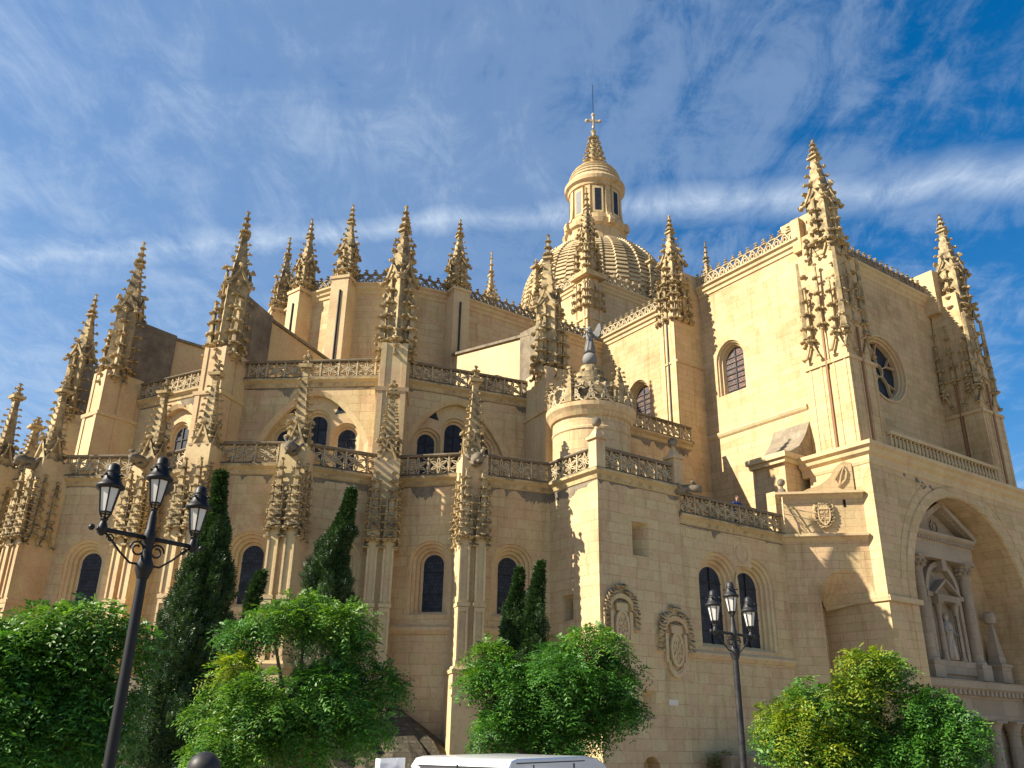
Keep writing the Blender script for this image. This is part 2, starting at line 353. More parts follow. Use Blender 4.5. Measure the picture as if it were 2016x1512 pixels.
def wall(name, fr, z0, z1, holes=(), mat='wall', par=None, s0=0, s1=None, top=None):
    s1 = fr.L if s1 is None else s1
    mb = MB(); outer = [(s0, z0), (s1, z0), (s1, z1)]+(top or [])+[(s0, z1)]
    loops = [outer]+list(holes); flat = [p for l in loops for p in l]
    tris = tessellate_polygon([[Vector((*p, 0)) for p in l] for l in loops])
    mb.add([fr.pt(*p) for p in flat], [t if True else t for t in tris])
    return bd(mb, name, mat, par)
def window(fr, sc, hw, zb, zs, moulds, pointed=0.0, glass='glass', bars=(0, 3), sill=True, mat='trim', d0=0.0):
    """builds frame mouldings, pane, bars; returns the hole outline for the wall"""
    mb = MB(); rings = []
    for o, dp in moulds:
        rings.append([fr.pt(s, z, -dp-d0) for s, z in arch_pts(sc, hw, zb, zs, o, o*.35, pointed)])
    n = len(rings[0])
    for a, b in zip(rings, rings[1:]): mb.add(a+b, [(i, (i+1) % n, n+(i+1) % n, n+i) for i in range(n)])
    win = bd(mb, 'window', mat)
    g = MB(); L = arch_pts(sc, hw, zb, zs, 0, 0, pointed); dg = moulds[-1][1]+d0+.004
    g.add([fr.pt(s, z, -dg) for s, z in L], [tuple(range(len(L)))]); bd(g, 'pane', glass, win)
    if bars:
        k = MB(); zt = zs+hw*.6
        for i in range(bars[1]):
            z = zb+(zt-zb)*(i+.8)/(bars[1]+.4); k.fbox(fr, sc-hw*.99, sc+hw*.99, z-.02, z+.02, -dg+.01, -dg+.05)
        for i in range(bars[0]):
            s = sc-hw+2*hw*(i+1)/(bars[0]+1); k.fbox(fr, s-.035, s+.035, zb, zt+hw*.36, -dg+.012, -dg+.06)
        bd(k, 'window_bar', 'lead', win)
    if sill:
        k = MB(); o = moulds[0][0]; zz = zb-o*.35
        k.fprof(fr, sc-hw-o*.8, sc+hw+o*.8, [(-moulds[-1][1]-d0, zb+.02), (.02, zz-.35), (.05, zz-.42), (.0, zz-.44), (-.3, zz-.44)]); bd(k, 'sill', mat, win)
    return arch_pts(sc, hw, zb, zs, moulds[0][0], moulds[0][0]*.35, pointed)
MOULD = [(.52, 0), (.50, .07), (.40, .10), (.38, .2), (.26, .24), (.24, .36), (.12, .4), (.10, .55), (0, .6)]
MOULD2 = [(.30, 0), (.28, .1), (.16, .14), (.14, .28), (0, .34)]
RCORN = lambda z0: [(-.3, z0-.42), (0.004, z0-.42), (.06, z0-.38), (.10, z0-.2), (.26, z0-.08), (.28, z0+.02), (.2, z0+.12), (-.3, z0+.12)]
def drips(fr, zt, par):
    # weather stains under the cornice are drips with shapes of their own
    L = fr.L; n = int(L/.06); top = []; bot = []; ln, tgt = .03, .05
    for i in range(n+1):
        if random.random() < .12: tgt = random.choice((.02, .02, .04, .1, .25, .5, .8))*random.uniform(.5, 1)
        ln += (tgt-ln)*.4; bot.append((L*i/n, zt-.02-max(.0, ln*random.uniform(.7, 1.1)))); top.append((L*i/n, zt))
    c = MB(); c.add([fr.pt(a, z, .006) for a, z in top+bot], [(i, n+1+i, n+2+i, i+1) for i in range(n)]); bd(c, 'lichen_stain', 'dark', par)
def rail(p0, p1, z0, h=1.1, mat='rail', n=None, cornice=True, out=.08):
    fr = Fr(p0, p1); L = fr.L; n = n or max(1, round(L/1.0)); pw = L/n; mb = MB(); zl, zh = z0+.12, z0+h-.13; ph = zh-zl; zc = (zl+zh)/2
    D = (out-.13, out)
    for i in range(n):
        sc = pw*(i+.5); rx, rz = pw/2*.93, ph/2
        for k in range(6):
            a0 = math.radians(60*k+30); P = (math.cos(a0), math.sin(a0)); pts = []
            for j in range(5):
                th = a0+math.pi+math.radians(-60+120*j/4); x, y = P[0]+math.cos(th), P[1]+math.sin(th); pts.append((sc+x*rx, zc+y*rz))
            mb.rib(fr, pts, .045, D)
        for sx in (-1, 1):
            for sz in (-1, 1): mb.rib(fr, [(sc+sx*rx*.5, zc+sz*rz*.86), (sc+sx*pw*.5, zc+sz*rz*.55)], .035, D)
            mb.rib(fr, [(sc+sx*rx*.87, zc+.5*rz*.9), (sc+sx*pw*.47, zc), (sc+sx*rx*.87, zc-.5*rz*.9)], .035, D)
        mb.fbox(fr, pw*i-.035, pw*i+.035, zl, zh, out-.2, out+.02)
    mb.fbox(fr, L-.045, L+.045, zl, zh, out-.2, out+.02)
    b = bd(mb, 'balustrade', mat)
    c = MB(); c.fprof(fr, -.03, L+.03, [(out-.24, z0+h-.13), (out+.04, z0+h-.13), (out+.09, z0+h-.08), (out+.09, z0+h-.03), (out+.03, z0+h), (out-.24, z0+h)]); bd(c, 'coping', 'dark' if mat == 'rail' else mat, b)
    if not cornice: return b
    c = MB(); c.fprof(fr, -.05, L+.05, [(-.3, z0-.42), (0.004, z0-.42), (.06, z0-.38), (.10, z0-.2), (.26, z0-.08), (.28, z0+.02), (.2, z0+.12), (-.3, z0+.12)]); bd(c, 'cornice', 'carved', b)
    # weather stains under the cornice are drips with shapes of their own
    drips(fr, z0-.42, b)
    return b
def crest(p0, p1, z0, h=1.25, mat='crest', pw=.62, corn=.5):
    fr = Fr(p0, p1); n = max(2, round(fr.L/pw)); pw = fr.L/n; mb = MB(); D = (-.05, .12)
    for i in range(-1, n):
        a = pw*i; c_2 = a+pw; A_ = [(c_2-pw*math.cos(t), z0+h*.68*math.sin(t)**.8) for t in np.linspace(0.02, math.pi-.02, 9)]
        A_ = [(min(max(x, 0), fr.L), z) for x, z in A_]; mb.rib(fr, A_, .085, D)
        if i < 0: continue
        mb.rib(fr, [(a+pw/2+.14*math.cos(t), z0+h*.30+.16*math.sin(t)) for t in np.linspace(0, 6.283, 8)[:-1]], .07, D, True)
        for s, z, r in ((a, z0+h*.72, .13), (a-.17, z0+h*.66, .085), (a+.17, z0+h*.66, .085), (a, z0+h*.9, .11), (a+pw/2, z0+h*.6, .08)):
            if 0 <= s <= fr.L: mb.knob(fr.pt(s, z-.1, .03), (fr.n[0]*.25, fr.n[1]*.25, 1), r*1.7, r)
    mb.fbox(fr, 0, fr.L, z0, z0+.12, -.1, .14)
    b = bd(mb, 'cresting', mat)
    c = MB(); c.fprof(fr, -.05, fr.L+.05, [(-.3, z0-.75), (.004, z0-.75), (.08, z0-.7), (.1, z0-.5), (.22, z0-.4), (.26, z0-.22), (.4, z0-.12), (.42, z0), (-.3, z0)]); bd(c, 'cornice', 'trim', b)
    return b
# ---- pinnacle pieces
def square_dirs(rot): return [(math.cos(rot+math.pi/4+k*math.pi/2), math.sin(rot+math.pi/4+k*math.pi/2)) for k in range(4)]
def spire(ms, mc, cx, cy, rot, a0, a1, z0, z1, tiers, kr, kl):
    ms.rbox(cx, cy, rot, a0, a0, z0, z1, a1/a0)
    for i in range(tiers):
        t = (i+.35)/tiers; a = a0+(a1-a0)*t; z = z0+(z1-z0)*t
        for d in square_dirs(rot):
            q = a*1.36; f = 1-.35*t
            mc.knob((cx+d[0]*q, cy+d[1]*q, z), (d[0], d[1], .12+random.uniform(-.1, .1)), kl*f*random.uniform(.88, 1.1), kr*f*random.uniform(.85, 1.15))
def finial(ms, mc, cx, cy, rot, a, z0, z1, kr, kl):
    h = z1-z0; ms.rbox(cx, cy, rot, a*1.05, a*1.05, z0, z0+h*.1, 1.0)
    ms.rbox(cx, cy, rot, a*1.75, a*1.75, z0+h*.10, z0+h*.16); ms.rbox(cx, cy, rot, a*.8, a*.8, z0+h*.16, z1, .3)
    for zt, k, nn in ((.26, 1.0, 8), (.52, .75, 6), (.76, .6, 6)):
        for j in range(nn):
            d = (math.cos(rot+j*2*math.pi/nn), math.sin(rot+j*2*math.pi/nn)); aa = a*(.8-.5*zt)
            mc.knob((cx+d[0]*aa*.6, cy+d[1]*aa*.6, z0+h*zt), (d[0], d[1], .25), kl*.8*k, kr*.75*k)
    mc.knob((cx, cy, z1-h*.08), (0, 0, 1), h*.1, kr*.7)
def face_frames(cx, cy, rot, a):
    out = []
    for k in range(4):
        an = rot+k*math.pi/2; n = (math.cos(an), math.sin(an)); d = (-n[1], n[0]); o = (cx+n[0]*a, cy+n[1]*a)
        out.append((Fr((o[0]-d[0]*a, o[1]-d[1]*a), (o[0]+d[0]*a, o[1]+d[1]*a)), n))
    for i, (fr, n) in enumerate(out): fr.n = np.array(n)
    return out
def ogee(ms, mc, fr, n, a, z, h, wd=.11, kr=.13, hw=None):
    hw = a*1.06 if hw is None else hw; pts = []
    for i in range(9):
        t = i/8*2-1; u = abs(t); zz = z+h*(1-u)**1.9*.72+h*.28*(1-u**2.2); pts.append((a+t*hw, zz))
    ms.rib(fr, pts, wd, (-.03, .10))
    for q in (0, 8): mc.knob(fr.pt(pts[q][0], pts[q][1]-.03, .04), (n[0], n[1], -.1), kr*1.6, kr)
    mc.knob(fr.pt(a, z+h-.05, .04), (n[0]*.8, n[1]*.8, .6), kr*2, kr*1.1)
def rib_column(ms, mc, fr, n, s, z0, z1, w, tiers, kr, kl, side=True, out=.05):
    """slender engaged shaft with crockets, tapering to a tip, standing out from a face"""
    ca = math.atan2(n[1], n[0]); p = fr.pt(s, 0, out)
    ms.rbox(p[0], p[1], ca, w, w, z0, z1, .45)
    for i in range(tiers):
        t = (i+.25)/tiers; z = z0+(z1-z0)*t; ww = w*(1-.5*t)
        ms.rbox(p[0], p[1], ca, ww*1.45, ww*1.45, z+kl*.05, z+kl*.05+.05)
        for dd in ((n[0], n[1]), (fr.d[0], fr.d[1]), (-fr.d[0], -fr.d[1])):
            mc.knob((p[0]+dd[0]*ww*.8, p[1]+dd[1]*ww*.8, z), (dd[0], dd[1], .05), kl*(1-.25*t), kr*(1-.25*t))
    mc.knob((p[0], p[1], z1-.05), (0, 0, 1), kl*1.1, kr)
def big_pinnacle(cx, cy, rot, zt, zg, zc, ztip, a, par, kr=.16, tiers=5, nm='pinnacle', spt=5):
    """square pinnacle: crocketed tier zt..zg, ogee gables at zg, spire to collar zc, finial to ztip"""
    ms, mc = MB(), MB(); ms.rbox(cx, cy, rot, a, a, zt-.1, zg+.1, .9)
    hg = (zc-zg)*.36
    for fr, n in face_frames(cx, cy, rot, a):
        rib_column(ms, mc, fr, n, a, zt+.1, zg-.05, a*.22, tiers, kr*.92, kr*2.0)
        for so in (-.5, .5):
            sp_ = a+so*a*1.5
            ogee(ms, mc, Fr(fr.pt(sp_-a*.5, 0)[:2], fr.pt(sp_+a*.5, 0)[:2]) if False else fr, n, sp_, zt-.55, .85, .08, kr*.7, a*.52)
        for so in (-1, 1): mc.knob(fr.pt(a+so*a*.55, zt+.35, .03), (n[0], n[1], 0), kr*1.7, kr*.9)
        ogee(ms, mc, fr, n, a, zg, hg, .12, kr*.9)
    for fr, n in face_frames(cx, cy, rot, a):
        p = fr.pt(0, 0)
        for z in (zt-.1, zt+.35, zt+.8): mc.knob((p[0], p[1], z), (n[0]-fr.d[0], n[1]-fr.d[1], 0), kr*1.8, kr*.9)
    spire(ms, mc, cx, cy, rot, a*.88, a*.26, zg, zc, spt, kr, kr*2.1)
    finial(ms, mc, cx, cy, rot, a*.28, zc, ztip, kr, kr*2)
    return bd(mg(ms, mc), nm, 'carved', par)
def small_pinnacle(cx, cy, rot, z0, ztip, a, par, kr=.125, tiers=9, mat='carved'):
    ms, mc = MB(), MB(); h = ztip-z0; zc = z0+h*.72
    ms.rbox(cx, cy, rot, a, a, z0-.5, z0+.15, 1)
    for fr, n in face_frames(cx, cy, rot, a):
        ogee(ms, mc, fr, n, a, z0-.25, h*.26, .09, kr)
        mc.knob(fr.pt(a, z0-.3, 0), (*n, 0), kr*2, kr*1.2)
    spire(ms, mc, cx, cy, rot, a*.82, a*.3, z0, zc, tiers, kr, kr*2.4)
    ms.rbox(cx, cy, rot, a*.34, a*.34, zc, zc+h*.09); ms.rbox(cx, cy, rot, a*.75, a*.75, zc+h*.09, zc+h*.125, 1.1)
    ms.rbox(cx, cy, rot, a*.24, a*.24, zc+h*.125, ztip, .4)
    for t in (.2, .5, .75):
        for d in square_dirs(rot): mc.knob((cx+d[0]*a*.2, cy+d[1]*a*.2, zc+h*.28*t+.05), (*d, .15), kr*1.7*(1-.4*t), kr*.8)
    mc.knob((cx, cy, ztip-.12), (0, 0, 1), .2, kr*.8)
    return bd(mg(ms, mc), 'pinnacle', mat, par)
def buttress(cx, cy, rot, a, ztop, par=None, cl=(7.6, 10.7), st=(5.0, 2.45), tip=16.3, z0=11.9, twin=True, d=.9, mt='trim', depth=.75):
    """chapel buttress: plinth, twin panelled shafts, crocketed cluster and pinnacle. rot = direction of the outward normal"""
    n = (math.cos(rot), math.sin(rot)); dv = (-n[1], n[0])     # width axis
    mb = MB(); mc = MB()
    def bx(s, o, hw, hd, z0_, z1_, t=1): mb.rbox(cx+dv[0]*s+n[0]*o, cy+dv[1]*s+n[1]*o, rot, hd, hw, z0_, z1_, t)
    bx(0, -.75, a*.94, depth+.4, GZ, ztop)                        # core
    bx(0, -.45, a*1.12, depth*1.05+.4, GZ, st[1]-.2); bx(0, -.4, a*1.2, depth*1.12+.4, st[1]-.2, st[1]-.05, 1.04); bx(0, -.42, a*1.12, depth*1.06+.4, st[1]-.05, st[1]+.08, .97)
    for s in (-a*.56, a*.56):
        bx(s, .26, a*.36, .3, st[1]+.05, cl[0]+.4)
        for e in (-1, 1):
            bx(s+e*a*.29, .58, a*.07, .045, st[1]+.3, st[0]-.3); bx(s+e*a*.29, .58, a*.07, .045, st[0]+.15, cl[0]-.2)
        bx(s, .58, a*.36, .04, st[0]-.3, st[0]-.12)
        bx(s, .28, a*.43, .36, st[0]-.1, st[0]+.06, 1.05)
        bx(s, .28, a*.39, .33, st[1]+.05, st[1]+.3)
    o = bd(mb, 'buttress', mt, par); mb = MB()
    # crocketed cluster
    fr = Fr((cx-dv[0]*a+n[0]*.5, cy-dv[1]*a+n[1]*.5), (cx+dv[0]*a+n[0]*.5, cy+dv[1]*a+n[1]*.5)); fr.n = np.array(n)
    zc0, zc1 = cl; k = .1
    for s in (a*.42, a*1.58):
        rib_column(mb, mc, fr, n, s, zc0+.2, zc1, a*.27, 7, k, k*1.9, out=.12)
        for e in (-.34, .34): rib_column(mb, mc, fr, n, s+a*e, zc0+.1, zc0+(zc1-zc0)*.62, a*.13, 5, k*.8, k*1.6, out=.2)
        ogee(mb, mc, fr, n, s, zc0-.1, .9, .08, k, a*.46)
    for e in (-1, 1):
        fq = Fr((cx+dv[0]*a*e-n[0]*.9, cy+dv[1]*a*e-n[1]*.9), (cx+dv[0]*a*e+n[0]*.5, cy+dv[1]*a*e+n[1]*.5)); nq = (dv[0]*e, dv[1]*e); fq.n = np.array(nq)
        for s, zz in ((.35, zc1-.3), (1.0, zc1-.1)):
            rib_column(mb, mc, fq, nq, s, zc0+.2, zz, a*.2, 7, k*.9, k*1.8, out=-.02); ogee(mb, mc, fq, nq, s, zc0-.1, .8, .08, k*.9, .3)
    for e in (-1, 1):
        for i in range(8):
            z = zc0+(zc1-zc0)*(i+.3)/8; w_ = a*(1.06-.035*i); mc.knob((cx+dv[0]*w_*e+n[0]*.42, cy+dv[1]*w_*e+n[1]*.42, z), (dv[0]*e+n[0]*.4, dv[1]*e+n[1]*.4, .1), k*2, k)
    bd(mg(mb, mc), 'carved_cluster', 'carved', o)
    small_pinnacle(cx-n[0]*.2, cy-n[1]*.2, rot, z0-.1, tip, a*.62, o, .115)
    return o
def gargoyle(p, d, par=None, L=.9, r=.24, mat='dark'):
    mb = MB(); d = Vector((*d, 0)).normalized(); p = Vector(p); s = Vector((-d.y, d.x, 0))
    mb.tube([p-d*.3, p+d*L*.25, p+d*L*.55+Vector((0, 0, .05)), p+d*L*.75, p+d*L], [r*1.0, r*1.15, r*.8, r*.95, r*.45], 8)
    for e in (-1, 1):
        mb.knob(p+d*L*.72+s*e*r*.5+Vector((0, 0, r*.7)), (s.x*e*.5-d.x*.4, s.y*e*.5-d.y*.4, 1), r*1.0, r*.32)   # ears
        mb.tube([p+d*L*.25+s*e*r*.8, p+d*L*.1+s*e*r*1.5+Vector((0, 0, r*.9)), p-d*.15+s*e*r*1.1+Vector((0, 0, r*1.3))], [r*.4, r*.3, r*.08], 5)   # wings
        mb.sphere(p+d*L*.86+s*e*r*.42+Vector((0, 0, r*.45)), r*.16, 6, 4)
        mb.tube([p+d*L*.4+s*e*r*.7-Vector((0, 0, r*.5)), p+d*L*.6+s*e*r*.6-Vector((0, 0, r*1.1))], [r*.35, r*.2], 5)
    mb.tube([p+d*L*.8-Vector((0, 0, r*.45)), p+d*L*1.02-Vector((0, 0, r*.8))], [r*.45, r*.25], 6)                 # open jaw
    return bd(mb, 'gargoyle', mat, par, True)
# ================================================================ lower ring of chapels
b0, b1, b2, b3, b4, b5, b6 = (3.3, 47.5), (5.0, 45.0), (8.9, 41.7), (10.2, 38.2), (13.4, 35.7), (17.5, 35.2), (20.2, 32.3)
SAC = (24.05, 31.3); ring = [(-1, 52.5), b0, b1, b2, b3, b4, b5, b6, SAC]
O = np.array((29.5, 57.0))
def out_rot(p): return math.atan2(p[1]-O[1], p[0]-O[0])
ZT1 = 10.9
for i in range(len(ring)-1):
    fr = Fr(ring[i], ring[i+1]); holes = []
    sw = {2: 2.3, 4: 2.3, 5: 2.2, 6: 2.3, 7: 2.15, 1: 1.6}.get(i)
    if sw: holes.append(window(fr, sw, .47, 4.92, 6.98, MOULD, bars=(0, 2)))
    wall('chapel_wall', fr, GZ, ZT1, holes)
    c = MB(); c.fprof(fr, 0, fr.L, [(-.1, 3.9), (.05, 3.92), (.16, 4.1), (.16, 4.2), (-.1, 4.4)]); bd(c, 'string_course', 'trim')
    rail(ring[i], ring[i+1], ZT1, 1.1)
for p, tip, a in ((b0, 16.1, .62), (b1, 16.0, .64), (b2, 15.8, .62), (b3, 15.95, .62), (b4, 16.4, .62), (b5, 15.8, .62), (b6, 16.3, .62)):
    rt = out_rot(p); p0_ = p; p = (p[0]+.75*math.cos(rt), p[1]+.75*math.sin(rt)); bt_ = buttress(p[0], p[1], rt, a, 11.55, tip=tip*.985)
    if p0_ in (b4, b6, b2, b1):
        n = (math.cos(rt), math.sin(rt)); dd = n if p0_ in (b4, b6) else (n[0]*.7-n[1]*.7, n[1]*.7+n[0]*.7)
        gargoyle((p[0]+n[0]*.4, p[1]+n[1]*.4, 11.25), n if p0_ in (b4, b6) else (n[0]-.2*n[1], n[1]+.2*n[0]), bt_, .8 if p0_ in (b4, b6) else 1.1, .27)
small_pinnacle(4.38, 52.88, out_rot((4.38, 52.88)), 12.8, 16, .5, K)
# ================================================================ ambulatory storey
T = {'a': (6.7, 58.5), 'b': (7.6, 49.6), 'c': (11.5, 42.7), 'd': (18.3, 36.9), 'e': (26.3, 34.6)}
L2 = [(7.4, 59.0), (8.4, 50.2), (11.9, 43.1), (18.5, 37.35), (26.5, 35.6), (38.4, 35.6)]
ZT2 = 16.95
def roofpoly(poly, z, name='roof'):
    mb = MB(); tr = tessellate_polygon([[Vector((*p, 0)) for p in poly]]); mb.add([(*p, z) for p in poly], list(tr)); return bd(mb, name, 'roof')
roofpoly(ring+[(26.5, 31.0), (26.5, 36), (18.5, 38), (11.9, 44), (8.4, 51), (6, 58)], ZT1-.02)
SEG = [(.28, 0), (.26, .10), (.14, .14), (.12, .26), (0, .3)]
for i in range(len(L2)-1):
    fr = Fr(L2[i], L2[i+1]); holes = []
    if i < 4:
        sc = {0: 4.2, 1: 4.1, 2: 4.75, 3: 3.65}[i]; dl = {3: 1.5}.get(i, 1.62)
        big = []                                          # shallow pointed relieving arch
        for k in range(15):
            t = k/14*2-1; big.append((sc+t*2.95, 13.6+2.75*(1-abs(t)**1.75)**.85-.35*(1-abs(t))*0))
        big = [(sc-2.95, 11.5)]+big+[(sc+2.95, 11.5)]
        ins = [(sc+(s-sc)*.92, z-.22 if z > 11.6 else z) for s, z in big]
        m_ = MB(); A1 = [fr.pt(s, z, 0) for s, z in big]; A2 = [fr.pt(s, z, -.12) for s, z in ins]; A3 = [fr.pt(s, z, -.42) for s, z in ins]; n = len(A1)
        for a_, b_ in ((A1, A2), (A2, A3)): m_.add(a_+b_, [(j, j+1, n+j+1, n+j) for j in range(n-1)])
        bd(m_, 'relieving_arch', 'trim'); holes.append(big)
        fr2 = Fr(fr.pt(0, 0, -.42)[:2], fr.pt(fr.L, 0, -.42)[:2]); h2 = []
        for s, zb, zs, hw in ((sc-dl, 12.2, 13.95, .46), (sc, 12.2, 14.65, .52), (sc+dl, 12.2, 13.95, .46)):
            h2.append(window(fr2, s, hw, zb, zs, SEG, bars=(1, 3), sill=False))
        for e in (-1, 1):                                 # dark spandrel lights
            tri = [(sc+e*.95, 15.15), (sc+e*1.75, 15.3), (sc+e*1.2, 15.75)]; g_ = MB()
            g_.add([fr2.pt(s, z, .01) for s, z in tri], [(0, 1, 2)]); bd(g_, 'spandrel_light', 'glass')
        ins2 = [(s, z) for s, z in ins]
        mb = MB(); loops = [ins2]+h2; flat = [p for l in loops for p in l]; tr = tessellate_polygon([[Vector((*p, 0)) for p in l] for l in loops])
        mb.add([fr2.pt(*p) for p in flat], list(tr)); bd(mb, 'window_wall', 'trim')
        out_ = [h for h in holes]
        mb = MB(); s1 = fr.L; b_ = big
        loops = [[(0, ZT1-.5), (s1, ZT1-.5), (s1, ZT2), (0, ZT2)], [(s, max(z, 11.5)) for s, z in big]]
        flat = [p for l in loops for p in l]; tr = tessellate_polygon([[Vector((*p, 0)) for p in l] for l in loops])
        mb.add([fr.pt(*p) for p in flat], list(tr)); bd(mb, 'ambulatory_wall', 'wall')
    else:
        h_ = window(fr, 7.5, .95, 10.8, 13.2, [(.35, 0), (.33, .12), (.18, .16), (.16, .3), (0, .4)], glass='void', bars=None, sill=False)
        wall('ambulatory_wall', fr, 9, ZT2, [h_])
    rail(L2[i], L2[i+1], ZT2, 1.1)
roofpoly(L2+[(38.4, 46), (27, 46), (20, 49), (18.6, 56), (20, 60)], ZT2-.03)
for k, p in T.items():
    rt = out_rot(p); n = (math.cos(rt), math.sin(rt)); dv = (-n[1], n[0]); mb = MB()
    mb.rbox(p[0], p[1], rt, 1.2, .72, ZT1-1, 15.55); mb.rbox(p[0], p[1], rt, 1.28, .82, 15.55, 15.75, 1.02)
    mb.rbox(p[0], p[1], rt, 1.1, .66, 15.75, 18.2)
    for e in (-1, 1):
        for o2 in (.0, ):
            mb.rbox(p[0]+n[0]*1.18+dv[0]*e*.56, p[1]+n[1]*1.18+dv[1]*e*.56, rt, .07, .13, ZT1-1, 15.55)
            mb.rbox(p[0]+n[0]*1.08+dv[0]*e*.52, p[1]+n[1]*1.08+dv[1]*e*.52, rt, .07, .12, 15.75, 18.2)
    for e in (-1, 1): mb.rbox(p[0]+dv[0]*e*.6-n[0]*.3, p[1]+dv[1]*e*.6-n[1]*.3, rt, .5, .16, ZT1-1, 17.6)
    o = bd(mb, 'buttress_pier', 'trim')
    big_pinnacle(p[0]+n[0]*.2, p[1]+n[1]*.2, rt+math.pi/4, 18.15, 22.0, 25.1, 26.9, .57, o, kr=.155)
    mb = MB(); mc = MB()
    for e in (-1, 1):
        fr = Fr((p[0]+n[0]*.6-dv[0]*.7, p[1]+n[1]*.6-dv[1]*.7), (p[0]+n[0]*.6+dv[0]*.7, p[1]+n[1]*.6+dv[1]*.7)); fr.n = np.array(n)
        rib_column(mb, mc, fr, n, .7+e*.75, 17.7, 20.9, .15, 5, .13, .27, out=.1)
    bd(mg(mb, mc), 'side_shaft', 'carved', o)
# ---- flying buttresses to the choir
def flyer(p, q, z0, z1, zb, stub, th=.42, mat='trim', ar=(.25, .8)):
    fr = Fr(p, q); L = fr.L; s0, s1 = L*ar[0], L*ar[1]; sc, hw = (s0+s1)/2, (s1-s0)/2
    zs = lambda s: z0+(z1-z0)*s/L
    bot = [(0, zb), (s0, zb)]; zsp = zb+.75
    for i in range(13):
        a = math.pi*(1-i/12); bot.append((sc+hw*math.cos(a), zsp+hw*.7*math.sin(a)))
    bot += [(s1, zb), (L, zb)]; top = [(L, zs(L)), (0, zs(0))]
    poly = bot+top; tr = tessellate_polygon([[Vector((*a, 0)) for a in poly]]); mb = MB(); n = len(poly)
    mb.add([fr.pt(s, z, th) for s, z in poly]+[fr.pt(s, z, -th) for s, z in poly], [t for t in tr]+[tuple(i+n for i in t[::-1]) for t in tr]+[(i, (i+1) % n, n+(i+1) % n, n+i) for i in range(n)])
    for dd in (th+.05, -th-.05):
        pts = [(sc+(hw+.16)*math.cos(math.pi*(1-i/12)), zsp+(hw*.7+.16)*math.sin(math.pi*i/12)) for i in range(13)]
        mb.rib(fr, pts, .16, (dd-.06, dd+.02) if dd > 0 else (dd-.02, dd+.06))
    o = bd(mb, 'flying_buttress', mat)
    c = MB(); c.add([fr.pt(s, zs(s)+dz, d) for s in (0, L) for d, dz in ((th+.14, .0), (th+.14, .16), (0, .34), (-th-.14, .16), (-th-.14, 0))], [(i, (i+1) % 5, 5+(i+1) % 5, 5+i) for i in range(5)]+[(0, 1, 2, 3, 4), (9, 8, 7, 6, 5)]); bd(c, 'coping', 'dark', o)
    if stub:
        c = MB(); c.add([fr.pt(s, z, d) for d in (th+.12, -th-.12) for s, z in ((-.3, zb), (stub, zb), (stub, zs(stub)+.28), (-.3, zs(0)+.5))], [(0, 1, 2, 3), (7, 6, 5, 4), (0, 4, 5, 1), (1, 5, 6, 2), (2, 6, 7, 3), (3, 7, 4, 0)]); bd(c, 'pier_spur', 'dark', o)
CH = [(26, 63), (20.6, 60.4), (18.7, 56.2), (18.9, 52.6), (20.4, 49.2), (23.4, 47.0), (27.1, 46.2), (40.6, 46.2)]
flyer(T['a'], CH[2], 21.2, 21.9, 16.9, 2.6); flyer(T['b'], CH[3], 21.2, 21.9, 16.9, 2.6); flyer(T['c'], CH[4], 21.3, 21.6, 16.9, 2.6)
flyer(T['d'], CH[5], 22.0, 23.0, 16.9, 2.2); flyer(T['e'], CH[6], 20.6, 23.4, 16.9, 1.9)
# ================================================================ choir
ZC = 28.2
for i in range(len(CH)-1):
    fr = Fr(CH[i], CH[i+1]); wall('choir_wall', fr, 15.5, ZC, mat='wall'); crest(CH[i], CH[i+1], ZC, 1.15)
roofpoly(CH+[(40.6, 63)], ZC-.02)
for p, tip, rot in ((CH[6], 34.2, 0), (CH[5], 33.6, 0), (CH[4], 34.35, 0), (CH[3], 34.4, 0), (CH[2], 34.6, 0), (CH[1], 34.3, 0)):
    rt = math.atan2(p[1]-55, p[0]-27.5); n = (math.cos(rt), math.sin(rt)); c = (p[0]+n[0]*.35, p[1]+n[1]*.35); mb = MB()
    mb.rbox(c[0], c[1], rt, .75, .62, 16, 28.1); mb.rbox(c[0], c[1], rt, .82, .7, 28.1, 28.3, 1.03); o = bd(mb, 'buttress_pier', 'trim')
    dv = (-n[1], n[0]); mb = MB(); e = .1 if p != CH[6] else -.12
    mb.tube([(c[0]+n[0]*.8+dv[0]*e, c[1]+n[1]*.8+dv[1]*e, 19.5), (c[0]+n[0]*.8+dv[0]*e, c[1]+n[1]*.8+dv[1]*e, 27.2)], .07, 6); bd(mb, 'drainpipe', 'pipe2', o)
    big_pinnacle(c[0], c[1], rt, 28.5, 30.2, 32.6, tip, .52, o, kr=.14, tiers=3, spt=5)
# ================================================================ transept
UT, VT = 40.5, 27.2; ZH = 28.6
fe = Fr((UT, 46.3), (UT, VT))                          # east wall, seen from outside: left = far end
sR = 46.3-33.75; sL = 46.3-42.3
WM = [(.30, 0), (.28, .1), (.2, .14), (.18, .3), (.08, .34), (.06, .55), (0, .6)]
hR = window(fe, sR, .82, 20.45, 22.75, WM, .12, 'stained', (1, 7), False, 'trim'); hL = window(fe, sL, .85, 20.3, 22.7, WM, .12, 'stained', (1, 7), False, 'trim')
wall('transept_wall', fe, GZ, ZH, [hR, hL], 'high')
c = MB(); c.fprof(fe, 46.3-36.4, 46.3-28.4, [(-.1, 17.55), (.02, 17.6), (.1, 17.7), (.16, 17.85), (.14, 17.95), (-.1, 18.0)]); bd(c, 'string_course', 'trim')
crest((UT, 46.2), (UT, 37.6), ZH, 1.15, 'rail'); crest((UT, 35.9), (UT, 27.6), ZH, 1.25, 'rail')
fs_ = Fr((UT, VT), (54.7, VT)); rc = (6.6, 21.5); n = 32
